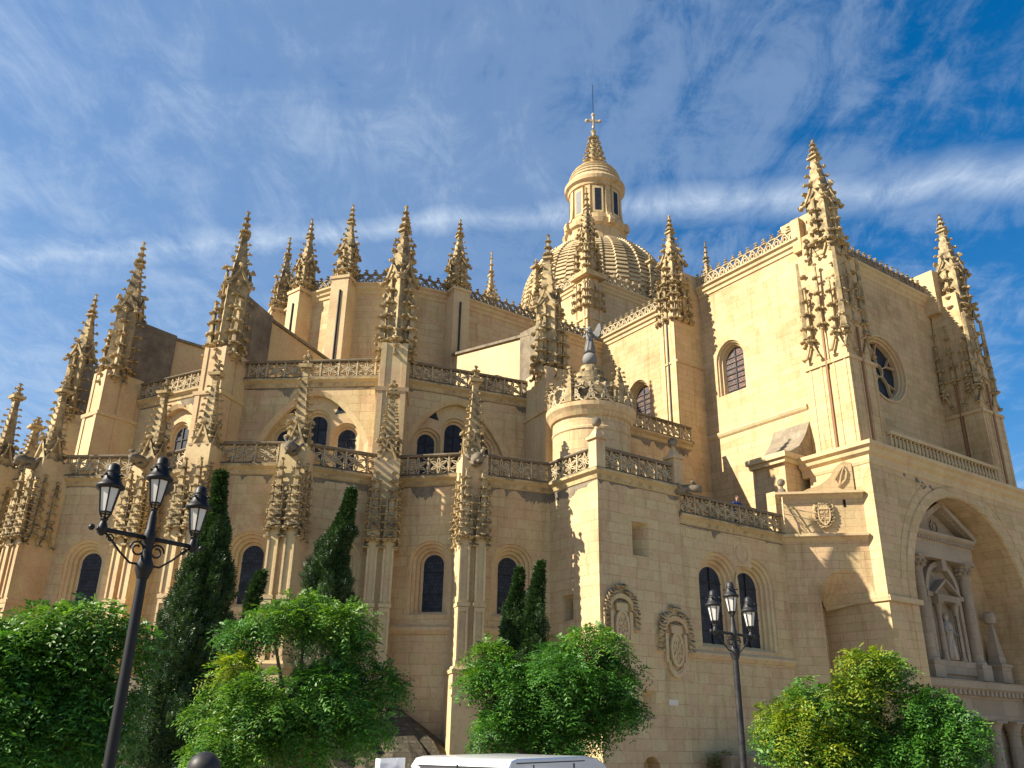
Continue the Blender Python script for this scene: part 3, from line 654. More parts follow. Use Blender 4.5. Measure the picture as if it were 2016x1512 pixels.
def circ(r, d): return [fs_.pt(rc[0]+r*math.cos(2*math.pi*i/n), rc[1]+r*math.sin(2*math.pi*i/n), -d) for i in range(n)]
mb = MB()
for (ra, da), (rb, db) in zip([(2.25, -.0), (2.25, -.08), (2.12, -.08), (2.08, .08), (2.0, .1), (1.97, .25), (1.88, .28)], [(2.25, -.08), (2.12, -.08), (2.08, .08), (2.0, .1), (1.97, .25), (1.88, .28), (1.86, .62)]):
    mb.add(circ(ra, da)+circ(rb, db), [(i, (i+1) % n, n+(i+1) % n, n+i) for i in range(n)])
ro = bd(mb, 'rose_window', 'trim'); mb = MB(); mb.add(circ(1.88, .6), [tuple(range(n))]); bd(mb, 'pane', 'glass', ro)
mb = MB(); frr = Fr(fs_.pt(rc[0], 0, 0)[:2], fs_.pt(rc[0]+1, 0, 0)[:2])
for k in range(5):
    a = 2*math.pi*k/5+.5; mb.rib(frr, [(.42*math.cos(a), rc[1]+.42*math.sin(a)), (1.05*math.cos(a), rc[1]+1.05*math.sin(a)), (1.86*math.cos(a-.22), rc[1]+1.86*math.sin(a-.22))], .065, (-.58, -.4))
    mb.rib(frr, [(1.05*math.cos(a), rc[1]+1.05*math.sin(a)), (1.86*math.cos(a+.22), rc[1]+1.86*math.sin(a+.22))], .05, (-.58, -.4))
mb.rib(frr, [(.42*math.cos(a), rc[1]+.42*math.sin(a)) for a in np.linspace(0, 2*math.pi, 15)[:-1]], .07, (-.58, -.4), True); bd(mb, 'tracery', 'trim', ro)
hole = [(rc[0]+2.25*math.cos(2*math.pi*i/n), rc[1]+2.25*math.sin(2*math.pi*i/n)) for i in range(n)]
wall('transept_wall', fs_, 13.5, ZH, [hole], 'high'); crest((42.4, VT), (53.4, VT), ZH-.2, 1.25, 'crest')
roofpoly([(UT, VT), (54.7, VT), (54.7, 48), (UT, 48)], ZH-.02)
fw = Fr((54.7, VT), (54.7, 48)); wall('transept_wall', fw, GZ, ZH, mat='high')
def corner_tower(cx, cy, u0, u1, v0, v1, ztip):
    mb = MB(); mx_, my_ = (u0+u1)/2, (v0+v1)/2; hw, hd = (u1-u0)/2, (v1-v0)/2
    mb.rbox(mx_, my_, 0, hw-.22, hd-.22, 12, 23.8)
    for sx, sy in ((-1, -1), (1, -1), (-1, 1), (1, 1)):
        mb.rbox(mx_+sx*(hw-.62), my_+sy*(hd-.62), 0, .62, .62, 12, 19.4); mb.rbox(mx_+sx*(hw-.62), my_+sy*(hd-.62), 0, .7, .7, 19.4, 19.6, 1.02); mb.rbox(mx_+sx*(hw-.68), my_+sy*(hd-.68), 0, .55, .55, 19.6, 23)
        mb.rbox(mx_+sx*(hw-.62)-.35, my_+sy*(hd-.62)+sy*.6, 0, .06, .06, 14.4, 19.4); mb.rbox(mx_+sx*(hw-.62)+.35, my_+sy*(hd-.62)+sy*.6, 0, .06, .06, 14.4, 19.4)
        mb.rbox(mx_+sx*(hw-.02), my_+sy*(hd-.62)+.35, 0, .05, .06, 14.4, 19.4); mb.rbox(mx_+sx*(hw-.02), my_+sy*(hd-.62)-.35, 0, .05, .06, 14.4, 19.4)
    mb.rbox(mx_, my_, 0, hw-.3, hd-.3, 23.8, 28.2, .86)
    o = bd(mb, 'buttress_tower', 'high')
    mb = MB(); mb.tube([(u0+hw*.95, v0-.02, 14.5), (u0+hw*.95, v0-.02, 21.5)], .08, 6); mb.tube([(u0-.04, my_, 14.5), (u0-.04, my_, 21.5)], .08, 6); bd(mb, 'drainpipe', 'pipe', o)
    ms, mc = MB(), MB()                                   # lower crocketed tier
    for k_, (fr, n) in enumerate(face_frames(mx_, my_, 0, hw)):
        fr = Fr(fr.pt(0, 0, 0)[:2], fr.pt(2*hw, 0, 0)[:2]); fr.n = np.array(n); W2 = 2*hw
        for s in (.4, W2-.4): rib_column(ms, mc, fr, n, s, 20.8, 24.3, .11, 4, .125, .27, out=.06)
        rib_column(ms, mc, fr, n, W2/2, 21.6, 25.6, .1, 4, .115, .25, out=.0)
        for s in (.4, W2-.4): ogee(ms, mc, fr, n, s, 20.1, 1.2, .1, .13, .42)
    for sx, sy in ((-1, -1), (1, -1), (-1, 1), (1, 1)):
        ms.rbox(mx_+sx*(hw-.12), my_+sy*(hd-.12), R(45), .15, .15, 21.4, 26.4, .5)
        for i in range(6):
            for q in ((sx, sy), (sx, 0), (0, sy)): mc.knob((mx_+sx*(hw-.1-.06*i), my_+sy*(hd-.1-.06*i), 21.2+i*.85), (*q, .1), .3, .13)
    bd(mg(ms, mc), 'carved_tier', 'carved', o)
    big_pinnacle(cx, cy, 0, 26.9, 30.0, 33.3, ztip, .7, o, kr=.175, tiers=4, spt=5)
    return o
corner_tower(40.55, 25.85, 39.5, 41.95, 24.75, 27.5, 34.9); corner_tower(54.75, 25.75, 53.3, 55.75, 24.75, 27.5, 34.9)
for u, d in ((41.3, 1), (53.9, -1)):
    mb = MB(); mb.prism([(u-.6, 26.3), (u+.6, 26.3), (u+.6, 29), (u-.6, 29)], 27, 30.2); bd(mb, 'buttress_wall', 'high')
mb = MB(); mb.rbox(UT+.05, 27.62, 0, .32, .3, 27.6, 29.9); bd(mb, 'parapet_block', 'high')
# buttress between the two bays of the east wall
mb = MB(); mb.rbox(39.5, 36.7, 0, 1.5, .72, 9.5, 26.6); mb.rbox(39.5, 36.7, 0, 1.56, .8, 22.6, 22.75)
for v in (36.2, 37.2): mb.rbox(38.0, v, 0, .08, .2, 16.5, 26.5)
mb.prism([(38.9, 36.0), (41, 36.0), (41, 37.4), (38.9, 37.4)], 26.6, 29.6); o = bd(mb, 'buttress_pier', 'high')
mb = MB(); mb.tube([(37.97, 36.7, 18), (37.97, 36.7, 26)], .07, 6); bd(mb, 'drainpipe', 'pipe2', o)
ms, mc = MB(), MB()
for fr, n in face_frames(38.8, 36.7, 0, .78):
    for s, zt in ((.2, 28.0), (.78, 28.8), (1.36, 28.0)): rib_column(ms, mc, fr, n, s, 25.6, zt, .13, 4, .13, .28, out=.02)
bd(mg(ms, mc), 'carved_tier', 'carved', o)
big_pinnacle(38.8, 36.7, 0, 28.3, 30.3, 32.7, 34.3, .58, o, kr=.16, tiers=3)
# upper string along the ambulatory south wall and the portal-side stub block
mb = MB(); mb.box(38.1, 40.5, 28.6, 30.8, 9.5, 14.3); o = bd(mb, 'buttress_block', 'high')
mb = MB(); mb.box(37.75, 40.5, 28.25, 31.0, 14.3, 14.6); mb.box(37.9, 40.5, 28.4, 30.9, 14.05, 14.3); bd(mb, 'cornice', 'trim', o)
mb = MB(); pf = [(37.8, 14.6), (38.5, 14.75), (39.3, 15.2), (39.95, 15.95), (40.48, 16.9), (40.48, 14.6)]
mb.add([(u, v, z) for v in (28.4, 30.9) for u, z in pf], [(i, i+1, 7+i, 6+i) for i in range(5)]+[tuple(range(6)), tuple(range(11, 5, -1))]); bd(mb, 'curved_roof', 'roof', o)
# ================================================================ crossing tower and dome
DC = (47.65, 54.8); DH = 7.15; ZD = 34.8
mb = MB(); mb.rbox(DC[0], DC[1], 0, DH, DH, 26, ZD-.3); o = bd(mb, 'crossing_tower', 'high')
cs = [(DC[0]-DH, DC[1]+DH), (DC[0]-DH, DC[1]-DH), (DC[0]+DH, DC[1]-DH), (DC[0]+DH, DC[1]+DH)]
for a, b in zip(cs, cs[1:]): crest(a, b, ZD, 1.3, 'rail', .7)
roofpoly(cs, ZD-.05)
for i, p in enumerate(cs):
    if i == 3: continue
    sx, sy = (1 if p[0] > DC[0] else -1), (1 if p[1] > DC[1] else -1); mb = MB(); q = (p[0]+sx*.1, p[1]+sy*.1)
    mb.rbox(*q, 0, .85, .85, 26, 34.0); mb.rbox(*q, 0, .95, .95, 30.5, 30.7); mb.rbox(*q, 0, .6, .6, 34.0, 37)
    mb.rbox(*q, 0, 1.05, 1.05, 34.45, 34.8, 1.05)
    for e in (-.5, .5):
        mb.rbox(q[0]-.87, q[1]+e, 0, .06, .1, 26, 34); mb.rbox(q[0]+e, q[1]-.87, 0, .1, .06, 26, 34)
    o = bd(mb, 'buttress_tower', 'high'); ms, mc = MB(), MB()
    for fr, n in face_frames(*q, 0, .85):
        for s in (.2, .85, 1.5): rib_column(ms, mc, fr, n, s, 31.5, 33.6, .13, 3, .14, .28, out=.02)
    for fr, n in face_frames(*q, 0, .6):
        for s in (.05, 1.15): rib_column(ms, mc, fr, n, s, 34.5, 37.2, .15, 4, .14, .28, out=.1)
    bd(mg(ms, mc), 'carved_tier', 'carved', o)
    big_pinnacle(*q, 0, 36.9, 38.6, 41.0, 43.4 if i else 44.0, .5, o, kr=.15, tiers=3, spt=5)
for q, tip in (((DC[0]-DH, DC[1]), 39.8), ((DC[0], DC[1]-DH), 39.4)): small_pinnacle(*q, 0, 35.3, tip, .5, K, .13, 6)
dome = MB(); nseg = 32; prof = [(7.75, 34.6), (7.7, 36.6)]; rows = 18
def dome_r(z):
    return 6.95 if z < 36.5 else math.sqrt(max(.1, 6.95**2-(z-36.5)**2))
th = [34.4, 34.95, 35.5, 36]+[36.5+6.95*math.sin(R(67)*i/rows) for i in range(rows+1)]
prof = [(7.0, 34.3)]
for a, b in zip(th, th[1:]): prof += [(dome_r(a)+.0, a), (dome_r(a)+.22, a-.02), (dome_r(a)+.2, a+.12), (dome_r(b)+.05, b-.03)]
# stepped scale courses; alternate vertical strips stand a little proud
vs = []; fs = []; ns_ = 40; m_ = 2*ns_
for r, z in prof:
    for i in range(ns_):
        for e in (.04, .96): a = 2*math.pi*(i+e)/ns_; k = .06 if i % 2 else 0; vs.append((DC[0]+(r+k)*math.cos(a), DC[1]+(r+k)*math.sin(a), z+(.17 if i % 2 else 0)))
for j in range(len(prof)-1):
    for i in range(m_): fs.append((j*m_+i, j*m_+(i+1) % m_, (j+1)*m_+(i+1) % m_, (j+1)*m_+i))
M['dome'] = stone('pale_dome_stone', [(.40, .31, .19), (.55, .43, .25), (.62, .50, .30)], joints=False, dirt=.5, lichen=.3)
dome.add(vs, fs); do = bd(dome, 'dome', 'dome')
mb = MB(); mb.lathe(*DC, [(2.75, 41.8), (2.75, 44.6), (3.0, 44.8), (3.05, 45.3), (2.75, 45.5), (2.7, 45.9), (2.45, 46.1), (2.4, 49.2), (2.65, 49.3), (2.7, 49.6), (2.95, 49.8), (3.0, 50.2), (2.75, 50.5), (2.55, 50.6)], 40)
lo = bd(mb, 'lantern', 'high', do)
for k in range(8):
    a = HEAD*0+2*math.pi*(k+.5)/8-math.radians(12); ca, sa = math.cos(a), math.sin(a); mb = MB()
    fr = Fr((DC[0]+2.4*ca+sa*.5, DC[1]+2.4*sa-ca*.5), (DC[0]+2.4*ca-sa*.5, DC[1]+2.4*sa+ca*.5)); fr.n = np.array((ca, sa))
    mb.fbox(fr, .0, 1.0, 46.1, 49.1, -.05, .12)
    w_ = bd(mb, 'lantern_window', 'trim', do); mb = MB(); mb.fbox(fr, .2, .8, 46.35, 48.8, .10, .14); bd(mb, 'pane', 'glass', w_) if False else mb.build('lantern_pane', M['glass'], do, OFF)
    a2 = a+math.pi/8; c2, s2 = math.cos(a2), math.sin(a2)         # scrolled buttress between windows
    mb = MB(); f2 = Fr((DC[0]+2.3*c2, DC[1]+2.3*s2), (DC[0]+4*c2, DC[1]+4*s2)); pf = [(0, 44.7), (.95, 44.7), (1.05, 45.1), (.95, 45.45), (.6, 45.6), (.38, 46.2), (.3, 47.2), (.26, 49.3), (0, 49.3)]
    tr = tessellate_polygon([[Vector((*p, 0)) for p in pf]]); n = len(pf)
    mb.add([f2.pt(s, z, .26) for s, z in pf]+[f2.pt(s, z, -.26) for s, z in pf], [t for t in tr]+[tuple(i+n for i in t[::-1]) for t in tr]+[(i, (i+1) % n, n+(i+1) % n, n+i) for i in range(n)]); mb.build('scroll_buttress', M['high'], do, OFF)
pf = [(2.5, 50.5)]; zz = np.linspace(50.5, 52.9, 7)
for a, b in zip(zz, zz[1:]):
    ra = 2.55*math.sqrt(max(.05, 1-((a-50.5)/2.6)**2)); rb = 2.55*math.sqrt(max(.05, 1-((b-50.5)/2.6)**2)); pf += [(ra+.08, a), (ra+.1, a+.06), (rb, b-.03)]
mb = MB(); mb.lathe(*DC, pf+[(.8, 52.95), (.01, 53.0)], 32); bd(mb, 'cupola', 'dome', do)
ms, mc = MB(), MB(); ms.lathe(*DC, [(1.05, 52.6), (1.05, 53.3), (1.15, 53.4), (.9, 53.5)], 8)
for k in range(8):
    d = (math.cos(k*math.pi/4), math.sin(k*math.pi/4))
    for i in range(6): t = i/6; mc.knob((DC[0]+d[0]*(.9-.75*t), DC[1]+d[1]*(.9-.75*t), 53.2+3.9*t), (*d, .4), .42*(1-.4*t), .24*(1-.35*t))
ms.lathe(*DC, [(.9, 53.4), (.62, 54.6), (.36, 56), (.16, 57.2), (.3, 57.4), (.1, 57.6)], 8); bd(mg(ms, mc), 'spire', 'carved', do)
mb = MB(); mb.rbox(*DC, 0, .1, .1, 57.8, 59.5)
fr = Fr((DC[0]-.75, DC[1]+.45), (DC[0]+.75, DC[1]-.45)); mb.fbox(fr, .25, fr.L-.25, 58.6, 58.85, -.1, .1)
for s in (.2, fr.L-.2): mb.sphere(fr.pt(s, 58.72, 0), .2, 8, 6)
mb.sphere((*DC, 59.5), .22, 8, 6); mb.build('cross', M['marble'], do, OFF)
mb = MB(); mb.tube([(*DC, 59.4), (*DC, 63.4)], .035, 5); mb.build('lightning_rod', M['iron'], do, OFF)
# ================================================================ sacristy tower block
SU0, SU1, SV = 24.05, 29.0, 27.9
fl = Fr((SU0, 31.4), (SU0, SV)); ff = Fr((SU0, SV), (SU1, SV)); fr_ = Fr((SU1, SV), (SU1, 31.4))
def splay(fr, s0, s1, z0, z1, dep=.8, sm=.28, name='slit_window'):
    """square splayed opening with a small dark slit at its back"""
    A = [(s0, z0), (s1, z0), (s1, z1), (s0, z1)]; cx_ = s0+(s1-s0)*.28; B = [(cx_-sm, z0+.12), (cx_+sm*.7, z0+.12), (cx_+sm*.7, z1-.25), (cx_-sm, z1-.25)]
    mb = MB(); mb.add([fr.pt(*p, 0) for p in A]+[fr.pt(*p, -dep) for p in B], [(i, (i+1) % 4, 4+(i+1) % 4, 4+i) for i in range(4)]); o = bd(mb, name, 'wall')
    mb = MB(); mb.add([fr.pt(*p, -dep-.15) for p in B]+[fr.pt(*p, -dep) for p in B], [(0, 1, 2, 3)]+[(i, (i+1) % 4, 4+(i+1) % 4, 4+i) for i in range(4)]); bd(mb, 'opening', 'void', o); return A
h1 = splay(ff, 1.95, 2.95, 7.38, 8.9); h2 = splay(ff, 2.25, 2.98, .7, 1.78, .5, .16)
nich = arch_pts(2.6, .48, -2.2, -1.2); mb = MB(); A = [ff.pt(*p, 0) for p in nich]; B = [ff.pt(*p, -.7) for p in nich]; n = len(A)
mb.add(A+B, [(i, (i+1) % n, n+(i+1) % n, n+i) for i in range(n)]+[tuple(range(n, 2*n))]); bd(mb, 'arched_niche', 'wall')
wall('sacristy_wall', ff, GZ, ZT1, [h1, h2, nich]); h3 = splay(fl, 1.05, 1.75, 4.6, 5.7, .5, .12)
wall('sacristy_wall', fl, GZ, ZT1, [h3]); wall('sacristy_wall', fr_, 8, ZT1)
rail((SU0, 31.3), (SU0, SV+.25), ZT1, 1.1, cornice=False); rail((SU0+.25, SV), (SU1-.3, SV), ZT1, 1.1, cornice=False)
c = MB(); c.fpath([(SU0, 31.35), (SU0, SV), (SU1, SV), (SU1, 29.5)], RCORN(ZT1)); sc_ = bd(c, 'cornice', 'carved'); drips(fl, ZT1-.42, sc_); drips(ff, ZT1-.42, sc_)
roofpoly([(SU0, SV), (SU1, SV), (SU1, 35.6), (SU0, 35.6)], ZT1-.015)
for u in (SU0+.02, SU1-.15):
    mb = MB(); mb.rbox(u, SV+.02, 0, .26, .26, ZT1-.1, 12.25); mb.rbox(u, SV+.02, 0, .36, .36, 12.25, 12.37); mb.rbox(u, SV+.02, 0, .28, .28, 12.37, 12.75, .35); mb.lathe(u, SV+.02, [(.1, 12.7), (.13, 12.78), (.08, 12.86), (.08, 12.95)], 10)
    o = bd(mb, 'parapet_post', 'trim'); mb = MB(); mb.sphere((u, SV+.02, 13.12), .23, 14, 10); bd(mb, 'ball_finial', 'dark', o, True)
gargoyle((SU1-.1, SV-.1, 10.75), (.5, -.85), None, 1.1, .22); 
# ---- round turret on the sacristy
TC = (26.0, 30.55)
mb = MB(); mb.lathe(*TC, [(1.88, ZT1-.1), (1.88, 13.3), (1.92, 13.35), (1.92, 13.45), (1.88, 13.5), (1.88, 13.95), (1.98, 14.0), (2.1, 14.25), (2.2, 14.4), (2.22, 14.6), (2.0, 14.66), (.01, 14.66)], 48); tu = bd(mb, 'turret', 'wall')
nn = 18; mb = MB(); mc = MB()
for i in range(nn):
    a0, a1 = 2*math.pi*i/nn, 2*math.pi*(i+1)/nn; r = 2.0
    fr = Fr((TC[0]+r*math.cos(a0), TC[1]+r*math.sin(a0)), (TC[0]+r*math.cos(a1), TC[1]+r*math.sin(a1))); L = fr.L
    for q in (0, 1):
        b_, sg = (0, 1) if q == 0 else (L, -1); mb.rib(fr, [(b_, 14.66), (b_+sg*L*.35, 14.85), (b_+sg*L*.6, 15.15), (b_+sg*L*.45, 15.4), (b_+sg*L*.15, 15.5)], .075, (-.05, .08))
    mb.rib(fr, [(L*.5+.17*math.cos(t), 14.9+.15*math.sin(t)) for t in np.linspace(0, 6.283, 9)[:-1]], .06, (-.05, .08), True)
    mc.knob(fr.pt(L*.5, 15.38, 0), (0, 0, 1), .25, .11); mc.knob(fr.pt(0, 15.42, 0), (0, 0, 1), .22, .1)
bd(mg(mb, mc), 'openwork_parapet', 'rail', tu)
for k in range(5):
    a = math.radians(-160+72*k); mb = MB(); mc = MB(); c = (TC[0]+2.0*math.cos(a), TC[1]+2.0*math.sin(a))
    small_pinnacle(*c, a, 15.4, 17.0, .2, tu, .06, 4) if False else None
    mb.rbox(*c, a, .17, .17, 14.66, 15.7); mb.rbox(*c, a, .18, .18, 15.7, 16.4, .25); mb.rbox(*c, a, .1, .1, 16.4, 16.5)
    for i in range(4):
        for d in square_dirs(a): mc.knob((c[0]+d[0]*(.2-.03*i), c[1]+d[1]*(.2-.03*i), 15.5+.24*i), (*d, .1), .2, .075)
    mb.add(*[mc.v, mc.f]); bd(mb, 'pinnacle', 'carved', tu)
pf = []
for i in range(6):
    r0 = 1.65*(1-i/6)**1.05+.28; z0 = 14.66+i*.42; pf += [(r0, z0), (r0*.97, z0+.3), (r0*.9, z0+.42)]
mb = MB(); mb.lathe(*TC, pf+[(.2, 17.2), (.01, 17.25)], 24); mc = MB()
for k in range(6):
    d = (math.cos(k*math.pi/3+.3), math.sin(k*math.pi/3+.3))
    for i in range(4): t = (i+.8)/5; mc.knob((TC[0]+d[0]*(1.55*(1-t)**1.05+.2), TC[1]+d[1]*(1.55*(1-t)**1.05+.2), 14.9+2.45*t), (*d, .35), .24, .1)
o = bd(mg(mb, mc), 'cone_roof', 'carved', tu)
mb = MB(); mb.sphere((*TC, 17.62), .38, 18, 12); bd(mb, 'ball_finial', 'statue', tu, True)
# ================================================================ low wing with paired windows
WV = 28.05; fwg = Fr((SU1, WV), (36.55, WV)); ZW = 9.7; hs = []
for s in (31.55-SU1, 34.1-SU1):
    hs.append(window(fwg, s, .76, 4.05, 6.85, [(.62, 0), (.60, .08), (.46, .12), (.44, .22), (.30, .26), (.28, .4), (.14, .44), (.12, .56), (0, .6)], bars=(1, 4)))
wall('wing_wall', fwg, GZ, ZW, hs)
c = MB(); c.fprof(fwg, .1, fwg.L, [(-.1, 3.25), (.05, 3.28), (.18, 3.45), (.18, 3.55), (-.1, 3.75)]); bd(c, 'string_course', 'trim')
mb = MB(); t_ = np.linspace(0, 6.283, 25)[:-1]; fq = fwg
mb.rib(fq, [(33.35-SU1+.42*math.cos(a), 8.35+.42*math.sin(a)) for a in t_], .1, (-.02, .05), True); mb.fbox(fq, 33.35-SU1-.6, 33.35-SU1+.6, 7.75, 8.95, -.02, .012); bd(mb, 'roundel', 'trim')
rail((SU1+.1, WV), (36.5, WV), ZW, 1.1)
roofpoly([(SU1, WV), (37, WV), (40.5, 28), (40.5, 35.6), (SU1, 35.6)], ZW-.015)
# ---- chamfered corner on a squinch arch
P0, P1, IC = (36.5, 28.05), (39.42, 25.05), (39.42, 28.05); fc = Fr(P0, P1)
aw = 1.28; sc = fc.L-aw-.02; ar = [(sc-aw, GZ)]+[(sc-aw*math.cos(math.pi*i/16), 6.5+1.45*math.sin(math.pi*i/16)) for i in range(17)]
poly = [(0, GZ)]+ar+[(fc.L, 6.5), (fc.L, 11.9), (0, 11.9)]
mb = MB(); tr = tessellate_polygon([[Vector((*p, 0)) for p in poly]]); mb.add([fc.pt(*p) for p in poly], list(tr)); bd(mb, 'chamfer_wall', 'high')
mb = MB(); A = [fc.pt(*p) for p in ar]; mb.add(A+[(IC[0]-.3, IC[1]-.3, 6.1)], [(i, i+1, len(A)) for i in range(1, len(A)-1)])
j0 = fc.pt(sc-aw, 0); mb.add([(j0[0], j0[1], GZ), (j0[0], j0[1], 6.5), (j0[0]+1.0, 28.0, 6.5), (j0[0]+1.0, 28.0, GZ)], [(0, 1, 2, 3)]); bd(mb, 'squinch', 'wall')
wall('wing_wall', Fr((36.5, 28.07), (39.45, 28.07)), GZ, 7.9)
for z, pr_ in ((9.65, .3), (11.85, .34)):
    c = MB(); c.fprof(fc, -.15 if z > 10 else 0, fc.L+.02, [(-.1, z-.3), (.02, z-.28), (pr_*.5, z-.12), (pr_, z-.06), (pr_, z+.06), (.1, z+.12), (-.2, z+.12)]); bd(c, 'ledge', 'trim')
mb = MB(); mb.prism([P0, P1, (39.42, 28.05)], 11.9, 11.98); bd(mb, 'roof', 'roof')
mb = MB(); mb.box(36.3, 36.8, 28.05, 28.6, ZW, 12.0); bd(mb, 'parapet_post', 'high')
p = fc.pt(.25, 0, .0); mb = MB(); mb.lathe(p[0], p[1], [(.22, 11.95), (.2, 12.1), (.08, 12.2), (.08, 12.3)], 10); mb.sphere((p[0], p[1], 12.5), .21, 12, 8); bd(mb, 'ball_finial', 'dark', None, True)
# leaning scroll above the ledge
f2 = Fr(fc.pt(1.2, 0, -.5)[:2], fc.pt(fc.L-.3, 0, -.5)[:2]); L = f2.L
pf = [(0, 11.98), (L, 11.98), (L, 13.5), (L-.35, 13.62), (L-.8, 13.3), (L-1.2, 12.7), (L-1.7, 12.35), (.35, 12.15)]
mb = MB(); tr = tessellate_polygon([[Vector((*p, 0)) for p in pf]]); n = len(pf)
mb.add([f2.pt(s, z, .35) for s, z in pf]+[f2.pt(s, z, -1.0) for s, z in pf], [t for t in tr]+[tuple(i+n for i in t[::-1]) for t in tr]+[(i, (i+1) % n, n+(i+1) % n, n+i) for i in range(n)])
so_ = bd(mb, 'scroll_buttress', 'high'); mb = MB()
mb.rib(f2, [(L-.75, 12.25), (L-.95, 12.6), (L-.7, 13.0), (L-.42, 13.35), (L-.3, 13.0), (L-.4, 12.6), (L-.75, 12.25)], .09, (.34, .43)); mb.rib(f2, [(L-.72, 12.3), (L-.6, 12.8), (L-.4, 13.3)], .06, (.34, .45)); bd(mb, 'carved_leaf', 'high', so_)
# ---- coats of arms
def arms(fr, sc, zc, W, H, mat, par=None, frame=True, rings=True):
    """shield with crown and scrolled mantling in relief"""
    mb = MB(); mc = MB(); X = lambda x: sc+x*W/2; Z = lambda z: zc+z*H/2
    q_ = .72 if frame else 1.0; zo = -.2 if frame else 0
    sh = [(-.5, .35), (.5, .35), (.5, -.2), (.38, -.5), (.14, -.7), (0, -.78), (-.14, -.7), (-.38, -.5), (-.5, -.2)]
    if frame: sh = [(.36*math.cos(t), -.22+.48*math.sin(t)) for t in np.linspace(math.pi*.75, -math.pi*1.25, 19)[:-1]]
    ns = len(sh)
    mb.add([fr.pt(X(x), Z(z), .0) for x, z in sh]+[fr.pt(X(x*.95), Z(zo+(z-zo)*.96), .12) for x, z in sh], [tuple(range(ns, 2*ns))]+[(i, (i+1) % ns, ns+(i+1) % ns, ns+i) for i in range(ns)])
    mb.rib(fr, [(X(x*.98), Z(z)) for x, z in sh], .06*W, (.05, .18), True)
    mb.rib(fr, [(X(0), Z(.33*q_+zo)), (X(0), Z(-.6*q_+zo*.6))], .03*W, (.1, .16)); mb.rib(fr, [(X(-.46*q_), Z(-.1+zo*.8)), (X(.46*q_), Z(-.1+zo*.8))], .03*W, (.1, .16))
    for x, z in ((-.25, .12), (.25, -.3)):                  # castle
        x, z = x*q_*.85, z*q_+zo*.8
        for dx_, h in ((-.1, .15), (0, .22), (.1, .15)): mb.fbox(fr, X(x+(dx_-.045)*q_), X(x+(dx_+.045)*q_), Z(z-.1), Z(z-.1+h*q_), .1, .18)
    for x, z in ((.25, .12), (-.25, -.3)):                  # rampant lion
        x, z = x*q_*.85, z*q_+zo*.8; g_ = q_*.9
        mb.rib(fr, [(X(x-.12*g_), Z(z-.13*g_)), (X(x-.02*g_), Z(z-.02*g_)), (X(x+.1*g_), Z(z+.1*g_)), (X(x+.03*g_), Z(z+.15*g_))], .05*W*q_, (.1, .18)); mb.rib(fr, [(X(x+.02*g_), Z(z)), (X(x-.14*g_), Z(z+.08*g_))], .03*W*q_, (.1, .17)); mb.rib(fr, [(X(x), Z(z-.03*g_)), (X(x+.12*g_), Z(z-.13*g_))], .035*W*q_, (.1, .17))
    for i in range(7):                                      # crown
        x = (-.36+.12*i)*q_; mb.rib(fr, [(X(x), Z(.42+zo*.6)), (X(x*1.15), Z(.58+zo*.6+.05*(1-abs(x)*2)))], .05*W, (.05, .16)); mc.knob(fr.pt(X(x*1.15), Z(.6+zo*.6+.05*(1-abs(x)*2)), .05), (*fr.n, .3), .1, .05*W)
    mb.rib(fr, [(X(-.42*q_), Z(.42+zo*.6)), (X(.42*q_), Z(.42+zo*.6))], .06*W, (.05, .17))
    if frame:
        fo = [(-.58, .25), (-.58, -.6), (-.46, -.6), (-.42, -.78), (-.3, -.9), (-.15, -.97), (0, -1), (.15, -.97), (.3, -.9), (.42, -.78), (.46, -.6), (.58, -.6), (.58, .25)]
        mb.rib(fr, [(X(x), Z(z)) for x, z in fo], .09*W, (.0, .12)); mb.rib(fr, [(X(x*.86), Z(z*.9)) for x, z in fo], .05*W, (.0, .08))
        mb.rib(fr, [(X(.72*math.cos(a)), Z(.3+.42*math.sin(a))) for a in np.linspace(0, math.pi, 13)], .1*W, (0, .14))
        mb.rib(fr, [(X(-.95), Z(.3)), (X(-.95), Z(-.2)), (X(-.72), Z(-.25))], .08*W, (0, .1)); mb.rib(fr, [(X(.95), Z(.3)), (X(.95), Z(-.2)), (X(.72), Z(-.25))], .08*W, (0, .1))
        for a in np.linspace(-.15, math.pi+.15, 17):
            x, z = .86*math.cos(a), .34+.55*math.sin(a)+.12*(abs(math.cos(a)) < .35)
            mc.knob(fr.pt(X(x), Z(z), .02), (*fr.n, .2), .18, .075*W*random.uniform(.8, 1.25))
        for e in (-1, 1):
            for z in (.2, .05, -.1, -.25): mc.knob(fr.pt(X(e*(.92+.06*random.random())), Z(z), .02), (*fr.n, 0), .16, .07*W)
    else:
        for a in np.linspace(0, 2*math.pi, 22)[:-1]:
            x, z = .72*math.cos(a), -.08+.82*math.sin(a); mc.knob(fr.pt(X(x), Z(z), .0), (*fr.n, 0), .16, .075*W*random.uniform(.8, 1.3))
        for e in (-1, 1): mb.rib(fr, [(X(e*.5), Z(.5)), (X(e*.75), Z(.65)), (X(e*.8), Z(.3)), (X(e*.66), Z(0)), (X(e*.85), Z(-.3)), (X(e*.55), Z(-.6)), (X(e*.3), Z(-.95))], .08*W, (0, .12))
    mb.add(mc.v, mc.f, 1); return bd(mb, 'coat_of_arms', (mat, 'carved'), par)
arms(ff, 27.95+.35-SU0, 3.85, 1.95, 2.8, 'trim'); arms(ff, 25.15-SU0, 4.55, 1.85, 2.7, 'trim')
